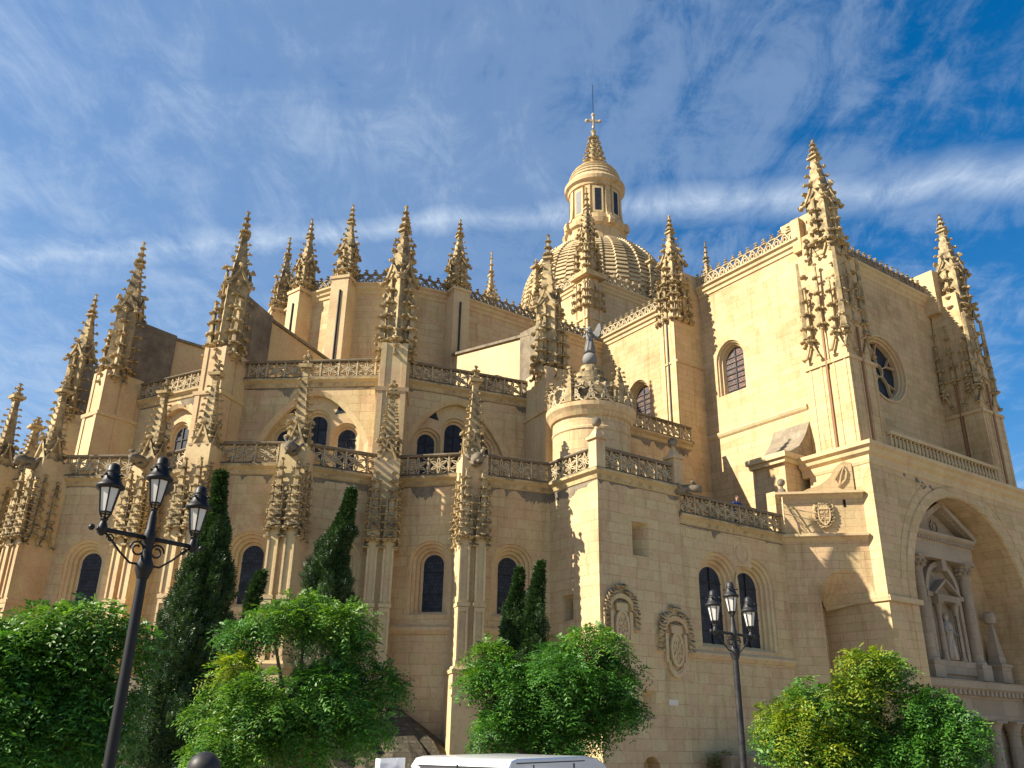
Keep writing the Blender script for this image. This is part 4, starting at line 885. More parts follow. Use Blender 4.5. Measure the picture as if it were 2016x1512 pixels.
# carved year at the head of the first frame
def text(s, fr, sc, z, size, mat, name, par, out=.06):
    cu = bpy.data.curves.new(name, 'FONT'); cu.body = s; cu.size = size; cu.align_x = 'CENTER'; cu.extrude = .02
    to = bpy.data.objects.new('tmp', cu); C.objects.link(to); bpy.context.view_layer.update()
    me = bpy.data.meshes.new_from_object(to.evaluated_get(bpy.context.evaluated_depsgraph_get())); bpy.data.objects.remove(to)
    mb = MB(); mb.add([fr.pt(sc+v.co.x, z+v.co.y, out+v.co.z) for v in me.vertices], [tuple(p.vertices) for p in me.polygons]); bd(mb, name, mat, par)
text('1571', ff, 25.15-SU0, 5.28, .30, 'dark', 'carved_year', None, .03)
mb = MB(); mb.fbox(ff, 27.75-SU0, 28.3-SU0, 1.27, 1.5, -.01, .03); bd(mb, 'plaque', 'plaque')
arms(fc, 2.2, 10.75, 1.15, 1.5, 'high', None, False)
mb = MB(); mb.fbox(fc, fc.L-.98, fc.L-.85, 11.1, 11.5, -.3, .008); bd(mb, 'slit_opening', 'void')
# ================================================================ portal block
PV = 24.4; PU0, PU1 = 39.42, 55.8; fp = Fr((PU0, PV), (PU1, PV)); AC, AZ, AR = 47.6-PU0, 7.0, 5.7; ZP = 13.8
wall('portal_wall', Fr((PU0, 28.05), (PU0, PV)), GZ, ZP, mat='high')
def arc(r, d=0, n=28, zb=GZ): return [fp.pt(AC-r, zb, d)]+[fp.pt(AC-r*math.cos(math.pi*i/n), AZ+r*math.sin(math.pi*i/n), d) for i in range(n+1)]+[fp.pt(AC+r, zb, d)]
arc2 = [(AC-AR-.62, GZ)]+[(AC-(AR+.62)*math.cos(math.pi*i/28), AZ+(AR+.62)*math.sin(math.pi*i/28)) for i in range(29)]+[(AC+AR+.62, GZ)]
poly = [(0, GZ)]+arc2+[(fp.L, GZ), (fp.L, ZP), (0, ZP)]
tr = tessellate_polygon([[Vector((*p, 0)) for p in poly]]); mb = MB(); mb.add([fp.pt(*p) for p in poly], list(tr)); bd(mb, 'portal_wall', 'high')
mb = MB(); rg = [arc(AR+.62, 0), arc(AR+.6, .07), arc(AR+.06, .09), arc(AR, -.02), arc(AR, -2.9)]; n = len(rg[0])
for a, b in zip(rg, rg[1:]): mb.add(a+b, [(i, i+1, n+i+1, n+i) for i in range(n-1)])
ao = bd(mb, 'portal_arch', 'high')
for e in (-1, 1):
    mb = MB(); s = AC+e*(AR+.35); mb.fbox(fp, s-.75, s+.75, 6.35, 6.6, -.2, .16) if e > 0 else mb.fbox(fp, -.1, s+.62, 6.35, 6.6, -.2, .16); bd(mb, 'impost', 'trim', ao)
mb = MB(); c_e = Fr((PU0, 28.0), (PU0, PV)); mb.fprof(c_e, .6, c_e.L+.1, [(-.1, 6.3), (.1, 6.35), (.16, 6.55), (-.1, 6.62)]); bd(mb, 'string_course', 'trim')
for e in (0, 1):
    pts = [(AC-(AR+1.1)*math.cos(math.pi*t), AZ+(AR+1.1)*math.sin(math.pi*t)) for t in np.linspace(.03, .33, 9)]+[(AC-3.2, 12.95), (AC-AR-.9, 12.95)]
    if e: pts = [(2*AC-s, z) for s, z in pts]
    mb = MB(); mb.rib(fp, pts, .06, (0, .03)); bd(mb, 'spandrel_panel', 'high', ao)
c = MB(); c.fpath([(PU0, 28.45), (PU0, PV), (PU1, PV), (PU1, VT)], [(-.3, 13.3), (.03, 13.3), (.08, 13.45), (.1, 13.7), (.28, 13.85), (.34, 14.05), (.5, 14.15), (.52, 14.35), (-.3, 14.42)]); bd(c, 'cornice', 'trim')
roofpoly([(PU0, PV), (PU1, PV), (PU1, VT), (UT, VT), (UT, 28.4), (PU0, 28.4)], 14.3)
mb = MB(); 
for s, z, q in ((4.3, 13.05, .25), (4.8, 12.9, .3), (5.5, 12.95, .16), (5.7, 12.75, .2), (5.65, 12.35, .2), (3.1, 13.2, .14), (7.6, 13.0, .18), (9.8, 12.95, .15), (10.3, 12.9, .15)):
    mb.add([fp.pt(s+q*math.cos(a)*random.uniform(.6, 1.2), z+q*.8*math.sin(a)*random.uniform(.6, 1.3), .006) for a in np.linspace(0, 6.28, 8)[:-1]], [tuple(range(7))])
bd(mb, 'stone_damage', 'dark')
BL0, BL1 = 42.05, 53.25; fb = Fr((BL0, PV+.25), (BL1, PV+.25)); nb = 30
mb = MB(); mb.fbox(fb, 0, fb.L, 15.45, 15.65, -.16, .16); mb.fbox(fb, 0, fb.L, 14.4, 14.6, -.15, .15); o = bd(mb, 'balustrade', 'trim')
mb = MB()
for i in range(nb):
    p = fb.pt(fb.L*(i+.5)/nb, 0); mb.lathe(p[0], p[1], [(.1, 14.6), (.1, 14.68), (.05, 14.74), (.11, 14.95), (.06, 15.25), (.05, 15.35), (.09, 15.45)], 8)
bd(mb, 'balusters', 'trim', o, True)
# recessed granite portal
GV = 26.6; fg = Fr((PU0, GV), (PU1, GV)); c0 = AC
mb = MB(); mb.add([fg.pt(AC-AR, GZ), fg.pt(AC+AR, GZ), fg.pt(AC+AR, 13), fg.pt(AC-AR, 13)], [(0, 1, 2, 3)]); bd(mb, 'portal_recess_wall', 'high')
mb = MB(); mb.fbox(fg, c0-3.3, c0+3.3, 3.3, 10.9, -.02, .18); mb.fbox(fg, c0-5.2, c0+5.2, GZ, 2.5, -.02, .15); mb.fbox(fg, c0-3.4, c0+3.4, 3.15, 4.0, 0, .5); mb.fbox(fg, c0-1.9, c0+1.9, 3.4, 4.1, .4, .62); po = bd(mb, 'stone_retable', 'grey')
def column(mb, s, z0, z1, r, dd, cap=True):
    p = fg.pt(s, 0, dd); H = z1-z0; mb.lathe(p[0], p[1], [(r*1.35, z0), (r*1.35, z0+.12), (r*1.1, z0+.2), (r, z0+.3), (r*1.0, z0+H*.4), (r*.86, z1-.75), (r*1.0, z1-.7), (r*.95, z1-.6), (r*1.1, z1-.4), (r*1.5, z1-.12)], 20); mb.rbox(p[0], p[1], 0, r*1.55, r*1.55, z1-.12, z1)
    if cap and r > .22:
        for a in np.linspace(0, 6.283, 11)[:-1]:
            for z, q in ((z1-.6, 1.0), (z1-.38, 1.15)): mb.knob((p[0]+r*q*.9*math.cos(a+z), p[1]+r*q*.9*math.sin(a+z), z), (math.cos(a+z), math.sin(a+z), .8), .2, .09)
for e in (-1, 1):
    mb = MB(); column(mb, c0+e*2.35, 4.0, 9.5, .33, .5); mb.fbox(fg, c0+e*2.35-.5, c0+e*2.35+.5, 3.15, 4.0, .05, .95); bd(mb, 'column', 'grey', po, False)
    mb = MB(); mb.fbox(fg, c0+e*2.35-.3, c0+e*2.35+.3, 4.0, 9.5, .1, .28); bd(mb, 'pilaster', 'grey', po)
    for q in (2.5, 4.6):
        mb = MB(); column(mb, c0+e*q, GZ+.6, 1.15, .36, .6, False); mb.fbox(fg, c0+e*q-.55, c0+e*q+.55, GZ, GZ+.6, .1, 1.1); bd(mb, 'column', 'grey', po)
    mb = MB(); s = c0+e*4.35; p = fg.pt(s, 0, .55); mb.rbox(p[0], p[1], 0, .5, .45, 3.15, 4.0); mb.rbox(p[0], p[1], 0, .58, .52, 4.0, 4.15); mb.rbox(p[0], p[1], 0, .36, .34, 4.15, 4.6, .9); mb.rbox(p[0], p[1], 0, .3, .3, 4.6, 6.4, .32); mb.lathe(p[0], p[1], [(.08, 6.35), (.3, 6.42), (.36, 6.7), (.3, 6.98), (.01, 7.1)], 14); bd(mb, 'obelisk', 'grey', po)
mb = MB(); mb.fprof(fg, c0-3.0, c0+3.0, [(0, 9.5), (.85, 9.5), (.87, 9.85), (.9, 9.9), (.9, 10.35), (1.0, 10.45), (1.0, 10.55), (1.2, 10.7), (1.25, 10.85), (0, 10.9)]); bd(mb, 'entablature', 'grey', po)
mb = MB(); mb.fbox(fg, c0-2.9, c0+2.9, 10.54, 10.57, .85, 1.06)
for i in range(26): s = c0-2.85+5.7*i/25; mb.fbox(fg, s-.06, s+.06, 10.42, 10.56, .9, 1.1)
bd(mb, 'dentils', 'grey', po)
for e in (-1, 1):
    mb = MB(); mb.rib(fg, [(c0+e*2.9, 11.0), (c0, 12.52)], .05, (.5, 1.0))
    for t in np.linspace(.06, .94, 12): s = c0+e*3.0*(1-t); z = 10.95+1.55*t; mb.fbox(fg, s-.06, s+.06, z-.08, z+.08, .55, 1.05)
    bd(mb, 'dentils', 'grey', po)
mb = MB(); tri = [(c0-2.8, 10.9), (c0+2.8, 10.9), (c0, 12.35)]; mb.add([fg.pt(s, z, .5) for s, z in tri], [(0, 1, 2)])
for e in (-1, 1): mb.rib(fg, [(c0+e*3.2, 10.93), (c0, 12.65)], .3, (.2, 1.2)); mb.rib(fg, [(c0+e*2.9, 10.95), (c0, 12.42)], .12, (.3, .95))
mb.rib(fg, [(c0+.35*math.cos(a), 11.4+.35*math.sin(a)) for a in np.linspace(0, 6.283, 17)[:-1]], .09, (.48, .6), True); mb.fbox(fg, c0-.12, c0+.12, 11.2, 11.6, .48, .58); bd(mb, 'pediment', 'grey', po)
mb = MB(); an = [(c0-1.55*math.cos(math.pi*i/16), 7.75+1.55*math.sin(math.pi*i/16)) for i in range(17)]
mb.rib(fg, [(c0-1.55, 4.1)]+an+[(c0+1.55, 4.1)], .28, (.1, .5)); mb.fbox(fg, c0-.22, c0+.22, 8.9, 9.5, .2, .8)
for e in (-1, 1): mb.fbox(fg, c0+e*1.55-.25, c0+e*1.55+.25, 7.4, 7.65, .1, .6)
bd(mb, 'niche_arch', 'grey', po)
mb = MB(); mb.fbox(fg, c0-1.1, c0+1.1, 7.2, 7.55, .1, .75); tri = [(c0-1.2, 7.55), (c0+1.2, 7.55), (c0, 8.35)]; mb.add([fg.pt(s, z, .35) for s, z in tri], [(0, 1, 2)])
for e in (-1, 1): mb.rib(fg, [(c0+e*1.25, 7.58), (c0, 8.42)], .14, (.2, .75))
for e in (-1, 1): column(mb, c0+e*.85, 4.1, 7.2, .15, .5)
mb.fbox(fg, c0-.6, c0+.6, 4.15, 7.1, .17, .19); bd(mb, 'aedicule', 'grey', po)
mb = MB(); mb.fprof(fg, c0-5.4, c0+5.4, [(0, 1.15), (1.0, 1.15), (1.02, 1.5), (1.04, 2.3), (1.15, 2.45), (1.45, 2.7), (1.5, 3.05), (0, 3.2)])
for i in range(24): s = c0-5.1+10.2*i/23; mb.fbox(fg, s-.11, s+.11, 2.35, 2.6, 1.0, 1.38)
bd(mb, 'entablature', 'grey', po)
mb = MB(); mb.fbox(fg, c0-1.5, c0+1.5, GZ, .6, .16, .2); bd(mb, 'door', 'void', po)
# ================================================================ statues
def skin_obj(name, pts, edges, rad, mat, par, sub=2):
    me = bpy.data.meshes.new(name); me.from_pydata([tuple(p) for p in pts], edges, []); o = bpy.data.objects.new(name, me); C.objects.link(o)
    md = o.modifiers.new('skin', 'SKIN'); sv = me.skin_vertices[0].data
    for i, r in enumerate(rad): sv[i].radius = (r, r) if not isinstance(r, tuple) else r
    sv[0].use_root = True; md.use_smooth_shade = True
    ss = o.modifiers.new('sub', 'SUBSURF'); ss.levels = sub; ss.render_levels = sub
    dg = bpy.context.evaluated_depsgraph_get(); me2 = bpy.data.meshes.new_from_object(o.evaluated_get(dg)); bpy.data.objects.remove(o)
    me2.materials.clear(); me2.materials.append(M[mat]); o2 = bpy.data.objects.new(name, me2); C.objects.link(o2); o2.parent = par
    for p in me2.polygons: p.use_smooth = True
    return o2
def hand(mb, p, d, up, L=.09, side=1):
    """palm with four curled fingers and a thumb from its side"""
    p, d, up = Vector(p), Vector(d).normalized(), Vector(up).normalized(); s = d.cross(up).normalized()
    mb.tube([p, p+d*L*.5, p+d*L*.9], [.024, .04, .036], 8)
    for i, q in enumerate((.85, 1.0, .92, .72)):
        b = p+d*L*.85+s*(i-1.5)*.019; mb.tube([b, b+d*L*.45*q-up*.008, b+d*L*.7*q-up*.035, b+d*L*.66*q-up*.06], [.0095, .009, .008, .006], 6)
    b = p+d*L*.3+s*side*.032; mb.tube([b, b+d*L*.3+s*side*.024-up*.008, b+d*L*.6+s*side*.018-up*.028], [.012, .0105, .008], 6)
A = empty('angel_statue', uvw(TC[0], TC[1], 17.98), R(118)); A.scale = (.82,)*3; tag(A, 'dark grey winged angel statue blowing a trumpet on the round turret ball', 'statue')
mb = MB(); mb.lathe(0, 0, [(.01, 0), (.36, .0), (.33, .15), (.27, .5), (.2, .85), (.2, 1.0), (.25, 1.2), (.2, 1.36), (.08, 1.42), (.075, 1.5), (.12, 1.56), (.135, 1.66), (.1, 1.77), (.01, 1.8)], 16)
for i in range(9):
    a = i*.7; mb.tube([(.34*math.cos(a), .34*math.sin(a), .02), (.27*math.cos(a+.1), .27*math.sin(a+.1), .5), (.2*math.cos(a+.2), .2*math.sin(a+.2), .9)], [.05, .035, .02], 5)
mb.tube([(.22, .05, 1.3), (.42, .16, 1.18), (.5, .05, 1.45)], [.08, .06, .045], 7); mb.tube([(-.22, .05, 1.3), (-.3, .3, 1.2), (-.12, .42, 1.5)], [.08, .06, .045], 7)
mb.tube([(.0, .13, 1.66), (.0, .17, 1.65)], [.03, .015], 5)
for e in (-1, 1): mb.sphere((e*.045, .115, 1.69), .016, 6, 4)
mb.build('body', 'statue', A, None, True)
for e in (-1, 1): mb = MB(); hand(mb, (.5, .05, 1.45) if e > 0 else (-.12, .42, 1.5), (-.3, .5, .4) if e > 0 else (.3, .2, .4), (0, 0, 1), .09, e); mb.build('hand', 'statue', A, None, True)
for e in (-1, 1):
    mb = MB(); P = [(e*.1, -.15, 1.05), (e*.3, -.3, .95), (e*.52, -.42, 1.1), (e*.62, -.48, 1.5), (e*.55, -.46, 1.95), (e*.4, -.38, 1.9), (e*.25, -.25, 1.5), (e*.1, -.15, 1.35)]
    n = len(P); mb.add([(x, y+.03, z) for x, y, z in P]+[(x, y-.05, z) for x, y, z in P], [tuple(range(n)), tuple(range(2*n-1, n-1, -1))]+[(i, (i+1) % n, n+(i+1) % n, n+i) for i in range(n)])
    for k in range(4): mb.tube([(e*(.18+.08*k), -.2-.06*k, 1.0), (e*(.24+.09*k), -.24-.06*k, 1.5+.1*k)], [.03, .015], 4)
    mb.build('wing', 'statue', A)
mb = MB(); mb.tube([(0, .16, 1.66), (0, .55, 1.55), (0, .85, 1.46), (0, .95, 1.43)], [.018, .022, .04, .1], 10); mb.build('trumpet', 'statue', A)
N = empty('niche_statue', uvw(47.6, GV-.35, 4.15), HEAD); tag(N, 'pale robed saint statue standing in the granite portal niche', 'statue')
mb = MB(); mb.lathe(0, 0, [(.01, 0), (.36, 0), (.3, .6), (.25, 1.2), (.3, 1.7), (.24, 1.95), (.08, 2.05), (.09, 2.1), (.14, 2.2), (.14, 2.35), (.01, 2.5)], 16)
for a in np.linspace(0, 6.28, 10)[:-1]: mb.tube([(.34*math.cos(a), .34*math.sin(a), .03), (.25*math.cos(a+.2), .25*math.sin(a+.2), 1.1)], [.05, .02], 5)
mb.tube([(-.28, 0, 1.8), (-.38, -.2, 1.4), (-.1, -.35, 1.5)], [.1, .08, .05], 7); mb.tube([(.28, 0, 1.8), (.42, -.15, 1.4), (.25, -.35, 1.3)], [.1, .08, .05], 7); mb.build('body', 'marble', N, None, True)
mb = MB(); hand(mb, (-.1, -.35, 1.5), (.5, -.4, .3), (0, 0, 1)); mb.build('hand', 'marble', N, None, True); mb = MB(); hand(mb, (.25, -.35, 1.3), (-.3, -.5, .2), (0, 0, 1), .09, -1); mb.build('hand', 'marble', N, None, True)
mb = MB(); mb.tube([(.33, -.42, .05), (.3, -.42, 2.3)], .025, 6); mb.build('staff', 'pipe2', N)
# ================================================================ person on the terrace
pp = uvw(33.95, 28.62, ZW); Pn = empty('person', pp, HEAD+R(-8)); tag(Pn, 'person in a blue jacket leaning on the terrace balustrade', 'person')
J = dict(pel=(0, .12, .95), wa=(0, .09, 1.12), ch=(0, .02, 1.34), nk=(0, -.02, 1.5), lhip=(-.1, .12, .92), lk=(-.11, .06, .5), la=(-.11, .14, .08), lt=(-.12, -.06, .04), rhip=(.1, .12, .92), rk=(.11, .04, .5), ra=(.11, .12, .08), rt=(.12, -.08, .04),
         ls=(-.2, .02, 1.43), le=(-.3, -.12, 1.2), lw=(-.12, -.33, 1.15), rs=(.2, .02, 1.43), re=(.3, -.12, 1.2), rw=(.12, -.33, 1.15))
ks = list(J); ix = {k: i for i, k in enumerate(ks)}
ed = [('pel', 'wa'), ('wa', 'ch'), ('ch', 'nk'), ('pel', 'lhip'), ('lhip', 'lk'), ('lk', 'la'), ('la', 'lt'), ('pel', 'rhip'), ('rhip', 'rk'), ('rk', 'ra'), ('ra', 'rt'), ('ch', 'ls'), ('ls', 'le'), ('le', 'lw'), ('ch', 'rs'), ('rs', 're'), ('re', 'rw')]
rad = dict(pel=.13, wa=.13, ch=.14, nk=.06, lhip=.09, lk=.06, la=.045, lt=.04, rhip=.09, rk=.06, ra=.045, rt=.04, ls=.075, le=.05, lw=.035, rs=.075, re=.05, rw=.035)
skin_obj('body', [J[k] for k in ks], [(ix[a], ix[b]) for a, b in ed], [rad[k] for k in ks], 'blue', Pn)
mb = MB(); mb.lathe(0, -.04, [(.01, 1.5), (.055, 1.5), (.052, 1.57), (.068, 1.6), (.082, 1.68), (.08, 1.74), (.05, 1.8), (.01, 1.81)], 14); mb.tube([(0, -.11, 1.69), (0, -.145, 1.66)], [.012, .014], 5)
for e in (-1, 1): mb.sphere((e*.083, -.03, 1.67), .02, 6, 4); mb.sphere((e*.03, -.112, 1.695), .01, 6, 4)
mb.tube([(-.025, -.112, 1.63), (.025, -.112, 1.63)], .007, 4); mb.build('head', 'skin', Pn, None, True)
mb = MB(); mb.lathe(0, -.025, [(.088, 1.66), (.095, 1.73), (.07, 1.8), (.01, 1.83)], 14); mb.build('hair', 'hair', Pn, None, True)
for e in (-1, 1): mb = MB(); hand(mb, (e*.12, -.33, 1.15), (-e*.5, -.8, -.1), (0, 0, 1), .09, -e); mb.build('hand', 'skin', Pn, None, True)
# ================================================================ lattice bracket hanging at the chamfer
q = fc.pt(.1, 0, 0); Bk = empty('metal_bracket', uvw(q[0], q[1], 9.8), HEAD); tag(Bk, 'tan lattice metal bracket fixed on the stone corner ledge', 'bracket')
mb = MB(); nrm = fc.n; e1 = (-.45, -.4)
top = (-.1, -.05, 2.2); 
def L_(x, z): return (x*-.8+.05, x*-.6-.12, z)
mb.tube([L_(-.25, 2.15), L_(.05, 1.7), L_(.3, 1.1), L_(.35, .5), L_(.15, .1)], .035, 6); mb.tube([L_(-.1, 2.15), L_(.3, 1.75), L_(.62, 1.1), L_(.62, .55), L_(.15, .1)], .035, 6)
for t in np.linspace(.1, .9, 7):
    x1 = np.interp(t, [0, .25, .55, .8, 1], [-.25, .05, .3, .35, .15]); z1 = np.interp(t, [0, .25, .55, .8, 1], [2.15, 1.7, 1.1, .5, .1]); x2 = np.interp(t, [0, .25, .55, .8, 1], [-.1, .3, .62, .62, .15])
    mb.tube([L_(x1, z1), L_(x2, z1+.02)], .02, 5); mb.tube([L_(x1, z1), L_(x2, z1-.22)], .018, 5)
mb.build('lattice', 'brass', Bk)
mb = MB(); mb.tube([L_(.5, 1.25), (1.3, -1.45, .95)], .022, 6); mb.tube([L_(.55, .9), (1.3, -1.45, .55)], .022, 6); mb.build('strut', 'brass', Bk)
# ================================================================ street lamps
def lamp(loc, dirxy, label, iron, grp='three lantern street lamps'):
    z0 = loc[2]; E_ = empty('street_lamp', loc, math.atan2(dirxy[1], dirxy[0])); tag(E_, label, 'street lamp', grp)
    H = EYE+2.93-z0 if iron == 'iron' else EYE+2.75-z0; hj = H-.955
    mb = MB(); mb.lathe(0, 0, [(.24, 0), (.24, .12), (.2, .2), (.2, .7), (.22, .75), (.17, .82), (.09, .95), (.064, 1.1), (.054, hj-.45)], 14); mb.lathe(0, 0, [(.06, hj-.45), (.09, hj-.36), (.1, hj-.3), (.065, hj-.22), (.05, hj-.1), (.065, hj-.05), (.065, hj+.06), (.05, hj+.1), (.045, hj+.24), (.03, hj+.31)], 14)
    mb.build('pole', iron, E_, None, True)
    for e in (-1, 1):
        mb = MB(); mb.tube([(0, 0, hj), (e*.62, 0, hj)], .026, 8); mb.lathe(e*.56, 0, [(.015, hj-.07), (.05, hj-.04), (.055, hj+.01), (.04, hj+.06), (.03, hj+.085)], 10)
        mb.sphere((e*.68, 0, hj), .035, 8, 6)
        sp1 = [(e*(.12+.09*math.cos(t)*(1-t/14)), 0, hj-.14+.09*math.sin(t)*(1-t/14)) for t in np.linspace(0, 8.5, 22)]; mb.tube(sp1, .012, 5)
        mb.tube([(e*.05, 0, hj-.3), (e*.18, 0, hj-.3), (e*.32, 0, hj-.2), (e*.45, 0, hj-.08), (e*.52, 0, hj-.03)], .013, 5)
        sp2 = [(e*(.45+.045*math.cos(t)*(1-t/12)), 0, hj-.08+.045*math.sin(t)*(1-t/12)) for t in np.linspace(0, 7, 14)]; mb.tube(sp2, .009, 5)
        mb.build('arm', iron, E_, None, True)
    for x, zb in ((-.56, hj+.08), (.56, hj+.08), (0, hj+.3)):
        mb = MB(); n = 6; r0, r1, h0, h1 = .066, .115, zb+.1, zb+.37
        mb.lathe(x, 0, [(.03, zb), (.045, zb+.03), (.03, zb+.05)], 8)
        for k in range(n):
            a = 2*math.pi*k/n; c, s = math.cos(a), math.sin(a)
            mb.tube([(x+.03*c, .03*s, zb+.04), (x+r0*c, r0*s, h0), (x+r1*c, r1*s, h1)], .0095, 5)
        for r, h in ((r0, h0), (r1, h1)): mb.tube([(x+r*math.cos(2*math.pi*k/n), r*math.sin(2*math.pi*k/n), h) for k in range(n)], .011, 5, True)
        lt = mb.build('lantern', iron, E_)
        g = MB(); g.lathe(x, 0, [(r0*.96, h0), (r1*.97, h1)], n); g.lathe(x, 0, [(.001, h0), (r0*.96, h0)], n); g.build('lamp_glass', 'lamp', lt)
        k_ = MB(); k_.lathe(x, 0, [(r1*1.0, h1-.01), (r1*1.3, h1+.005), (r1*1.32, h1+.03), (r1*1.05, h1+.05), (r1*.85, h1+.1), (r1*.66, h1+.16), (r1*.62, h1+.175), (r1*.68, h1+.185), (r1*.6, h1+.2), (r1*.58, h1+.24), (r1*.45, h1+.27), (r1*.2, h1+.285), (.001, h1+.29)], 18)
        for j in range(4):
            a = j*math.pi/2+.4; k_.knob((x+.09*math.cos(a), .09*math.sin(a), h1+.125), (math.cos(a), math.sin(a), .3), .045, .026)
        k_.build('cap', iron, lt, None, True)
    return E_
lamp((-4.05, 9.69, -.68), (.6, .8), 'tall near black street lamp with three lanterns, in front of the cypress', 'iron')
lamp((4.18, 16.48, -1.31), (.75, .66), 'smaller street lamp with worn pole in front of the paired windows', 'iron2')
# ================================================================ van and bollard
rd = Vector((-.89, .456)).normalized(); sdv = Vector((.456, .89)).normalized(); gz = -1.07
V_ = empty('parked_van', (0.1, 13.9, gz), math.atan2(sdv.y, sdv.x)); tag(V_, 'white van parked below the trees, only its roof in view', 'van')
# local: x forward along the side, y to the left (rear spans y 0..1.85)
Wd, Ln, Ht = 1.85, 4.9, EYE-.335-gz
pf = [(.06, .35), (0, .7), (0, 1.35), (.06, Ht-.12), (.16, Ht-.03), (.35, Ht), (2.6, Ht+.01), (3.1, Ht-.03), (3.45, Ht-.14), (4.05, 1.35), (4.25, 1.2), (4.75, .98), (4.9, .75), (4.9, .4), (4.8, .3), (.2, .3)]
mb = MB(); n = len(pf); secs = []
for y, k, dz in ((0, 0, 1), (.015, .0, .0), (.09, 0, 0), (Wd-.09, 0, 0), (Wd-.015, 0, 0), (Wd, 0, 1)):
    secs.append([(x*1.16 if x > .4 else x, y+(.07*(1 if y < 1 else -1)*(max(0, z-1.0)/(Ht-1))), z-(.035 if dz and z > Ht-.2 else 0)) for x, z in pf])
for a in secs: mb.v.extend(a)
for j in range(5):
    for i in range(n): mb.f.append((j*n+i, j*n+(i+1) % n, (j+1)*n+(i+1) % n, (j+1)*n+i)); mb.m.append(0)
mb.f += [tuple(range(n)), tuple(range(5*n, 6*n))[::-1]]; mb.m += [0, 0]
bo = mb.build('body', 'van', V_); md = bo.modifiers.new('bevel', 'BEVEL'); md.width = .04; md.segments = 3; md.limit_method = 'ANGLE'
for p in bo.data.polygons: p.use_smooth = True
def vpart(name, mat, fn, par=V_): mb = MB(); fn(mb); return mb.build(name, mat, par)
vpart('windscreen', 'vglass', lambda m_: m_.add([(4.06, .2, Ht-.16), (4.06, Wd-.2, Ht-.16), (4.71, Wd-.15, 1.4), (4.71, .15, 1.4)], [(0, 1, 2, 3)]))
vpart('rear_window', 'vglass', lambda m_: (m_.box(-.012, .03, .2, .85, 1.15, Ht-.28), m_.box(-.012, .03, 1.0, 1.65, 1.15, Ht-.28)))
for y in (-.006, Wd-.02): vpart('side_window', 'vglass', lambda m_: m_.add([(3.1, y+(.055 if y < 1 else -.03), Ht-.25), (3.8, y+(.055 if y < 1 else -.03), Ht-.28), (4.3, y+.02*(1 if y < 1 else -1), 1.25), (3.1, y+.02*(1 if y < 1 else -1), 1.25)], [(0, 1, 2, 3)]))
vpart('door_seam', 'rubber', lambda m_: (m_.box(-.006, .02, .915, .935, .4, Ht-.1), m_.rbox(.9, .068, 0, .012, .012, .5, Ht-.1), m_.rbox(2.5, .062, 0, .012, .012, .5, Ht-.1)))
vpart('roof_gutter', 'rubber', lambda m_: (m_.box(.3, 3.0, .062, .085, Ht-.075, Ht-.06), m_.box(-.0, .10, .2, Wd-.2, Ht-.135, Ht-.12)))
od = vpart('rear_door', 'van', lambda m_: m_.rbox(-.33, Wd+.06, R(97), .04, .42, .5, Ht-.03)); od['label'] = 'rear door swung open'
for x in (1.0, 4.6):
    for y in (.0, Wd):
        wm = MB(); wm.tube([(x, y-.1, .33), (x, y+.1, .33)], .33, 22); wt = wm.build('wheel', 'rubber', V_); wm = MB(); wm.tube([(x, y-.112, .33), (x, y+.112, .33)], .2, 14); wm.build('rim', 'chrome', wt)
for y in (.1, Wd-.1): vpart('tail_light', 'red', lambda m_: m_.box(-.02, .05, y-.08, y+.08, .8, 1.1))
for y in (.2, Wd-.2): vpart('headlight', 'lamp', lambda m_: m_.box(5.56, 5.7, y-.15, y+.15, .72, .88))
bl = at(403, 1502, 5.2); gb = -.36
B_ = empty('bollard', (bl.x, bl.y, gb)); tag(B_, 'dark round topped bollard at the bottom left edge beside the cypress', 'bollard')
mb = MB(); mb.lathe(0, 0, [(.11, 0), (.11, .1), (.075, .16), (.065, bl.z-gb-.22), (.085, bl.z-gb-.2), (.085, bl.z-gb-.15), (.05, bl.z-gb-.11)], 16); mb.build('post', 'iron', B_, None, True)
mb = MB(); mb.sphere((0, 0, bl.z-gb-.03), .086, 22, 14); mb.build('ball', 'iron2', B_, None, True)
# ================================================================ rubble bank and low wall at the foot
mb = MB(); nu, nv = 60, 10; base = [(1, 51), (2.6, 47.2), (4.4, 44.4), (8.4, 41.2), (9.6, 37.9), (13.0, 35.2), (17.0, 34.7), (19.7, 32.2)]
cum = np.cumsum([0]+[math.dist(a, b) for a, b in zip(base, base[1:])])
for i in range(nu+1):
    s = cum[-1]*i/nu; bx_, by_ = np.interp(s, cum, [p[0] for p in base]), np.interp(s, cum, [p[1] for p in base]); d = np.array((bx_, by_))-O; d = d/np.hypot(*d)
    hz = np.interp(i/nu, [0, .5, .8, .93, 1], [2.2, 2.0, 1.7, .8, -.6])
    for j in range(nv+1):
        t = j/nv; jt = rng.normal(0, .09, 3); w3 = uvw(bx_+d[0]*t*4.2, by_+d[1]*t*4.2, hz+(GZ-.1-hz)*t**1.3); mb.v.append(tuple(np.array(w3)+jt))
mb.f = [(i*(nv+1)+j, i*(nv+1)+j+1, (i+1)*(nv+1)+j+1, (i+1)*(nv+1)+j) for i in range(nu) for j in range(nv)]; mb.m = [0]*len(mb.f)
Rb = mb.build('rubble_bank', 'rubble'); tag(Rb, 'sloping bank of rough rubble stone darkened by painted shade at the foot of the chapels', 'bank')
lw0, lw1 = uvw(29.6, 26.6, 0), uvw(37, 26.3, 0); mb = MB(); ang = math.atan2(lw1.y-lw0.y, lw1.x-lw0.x); mid = (lw0+lw1)/2
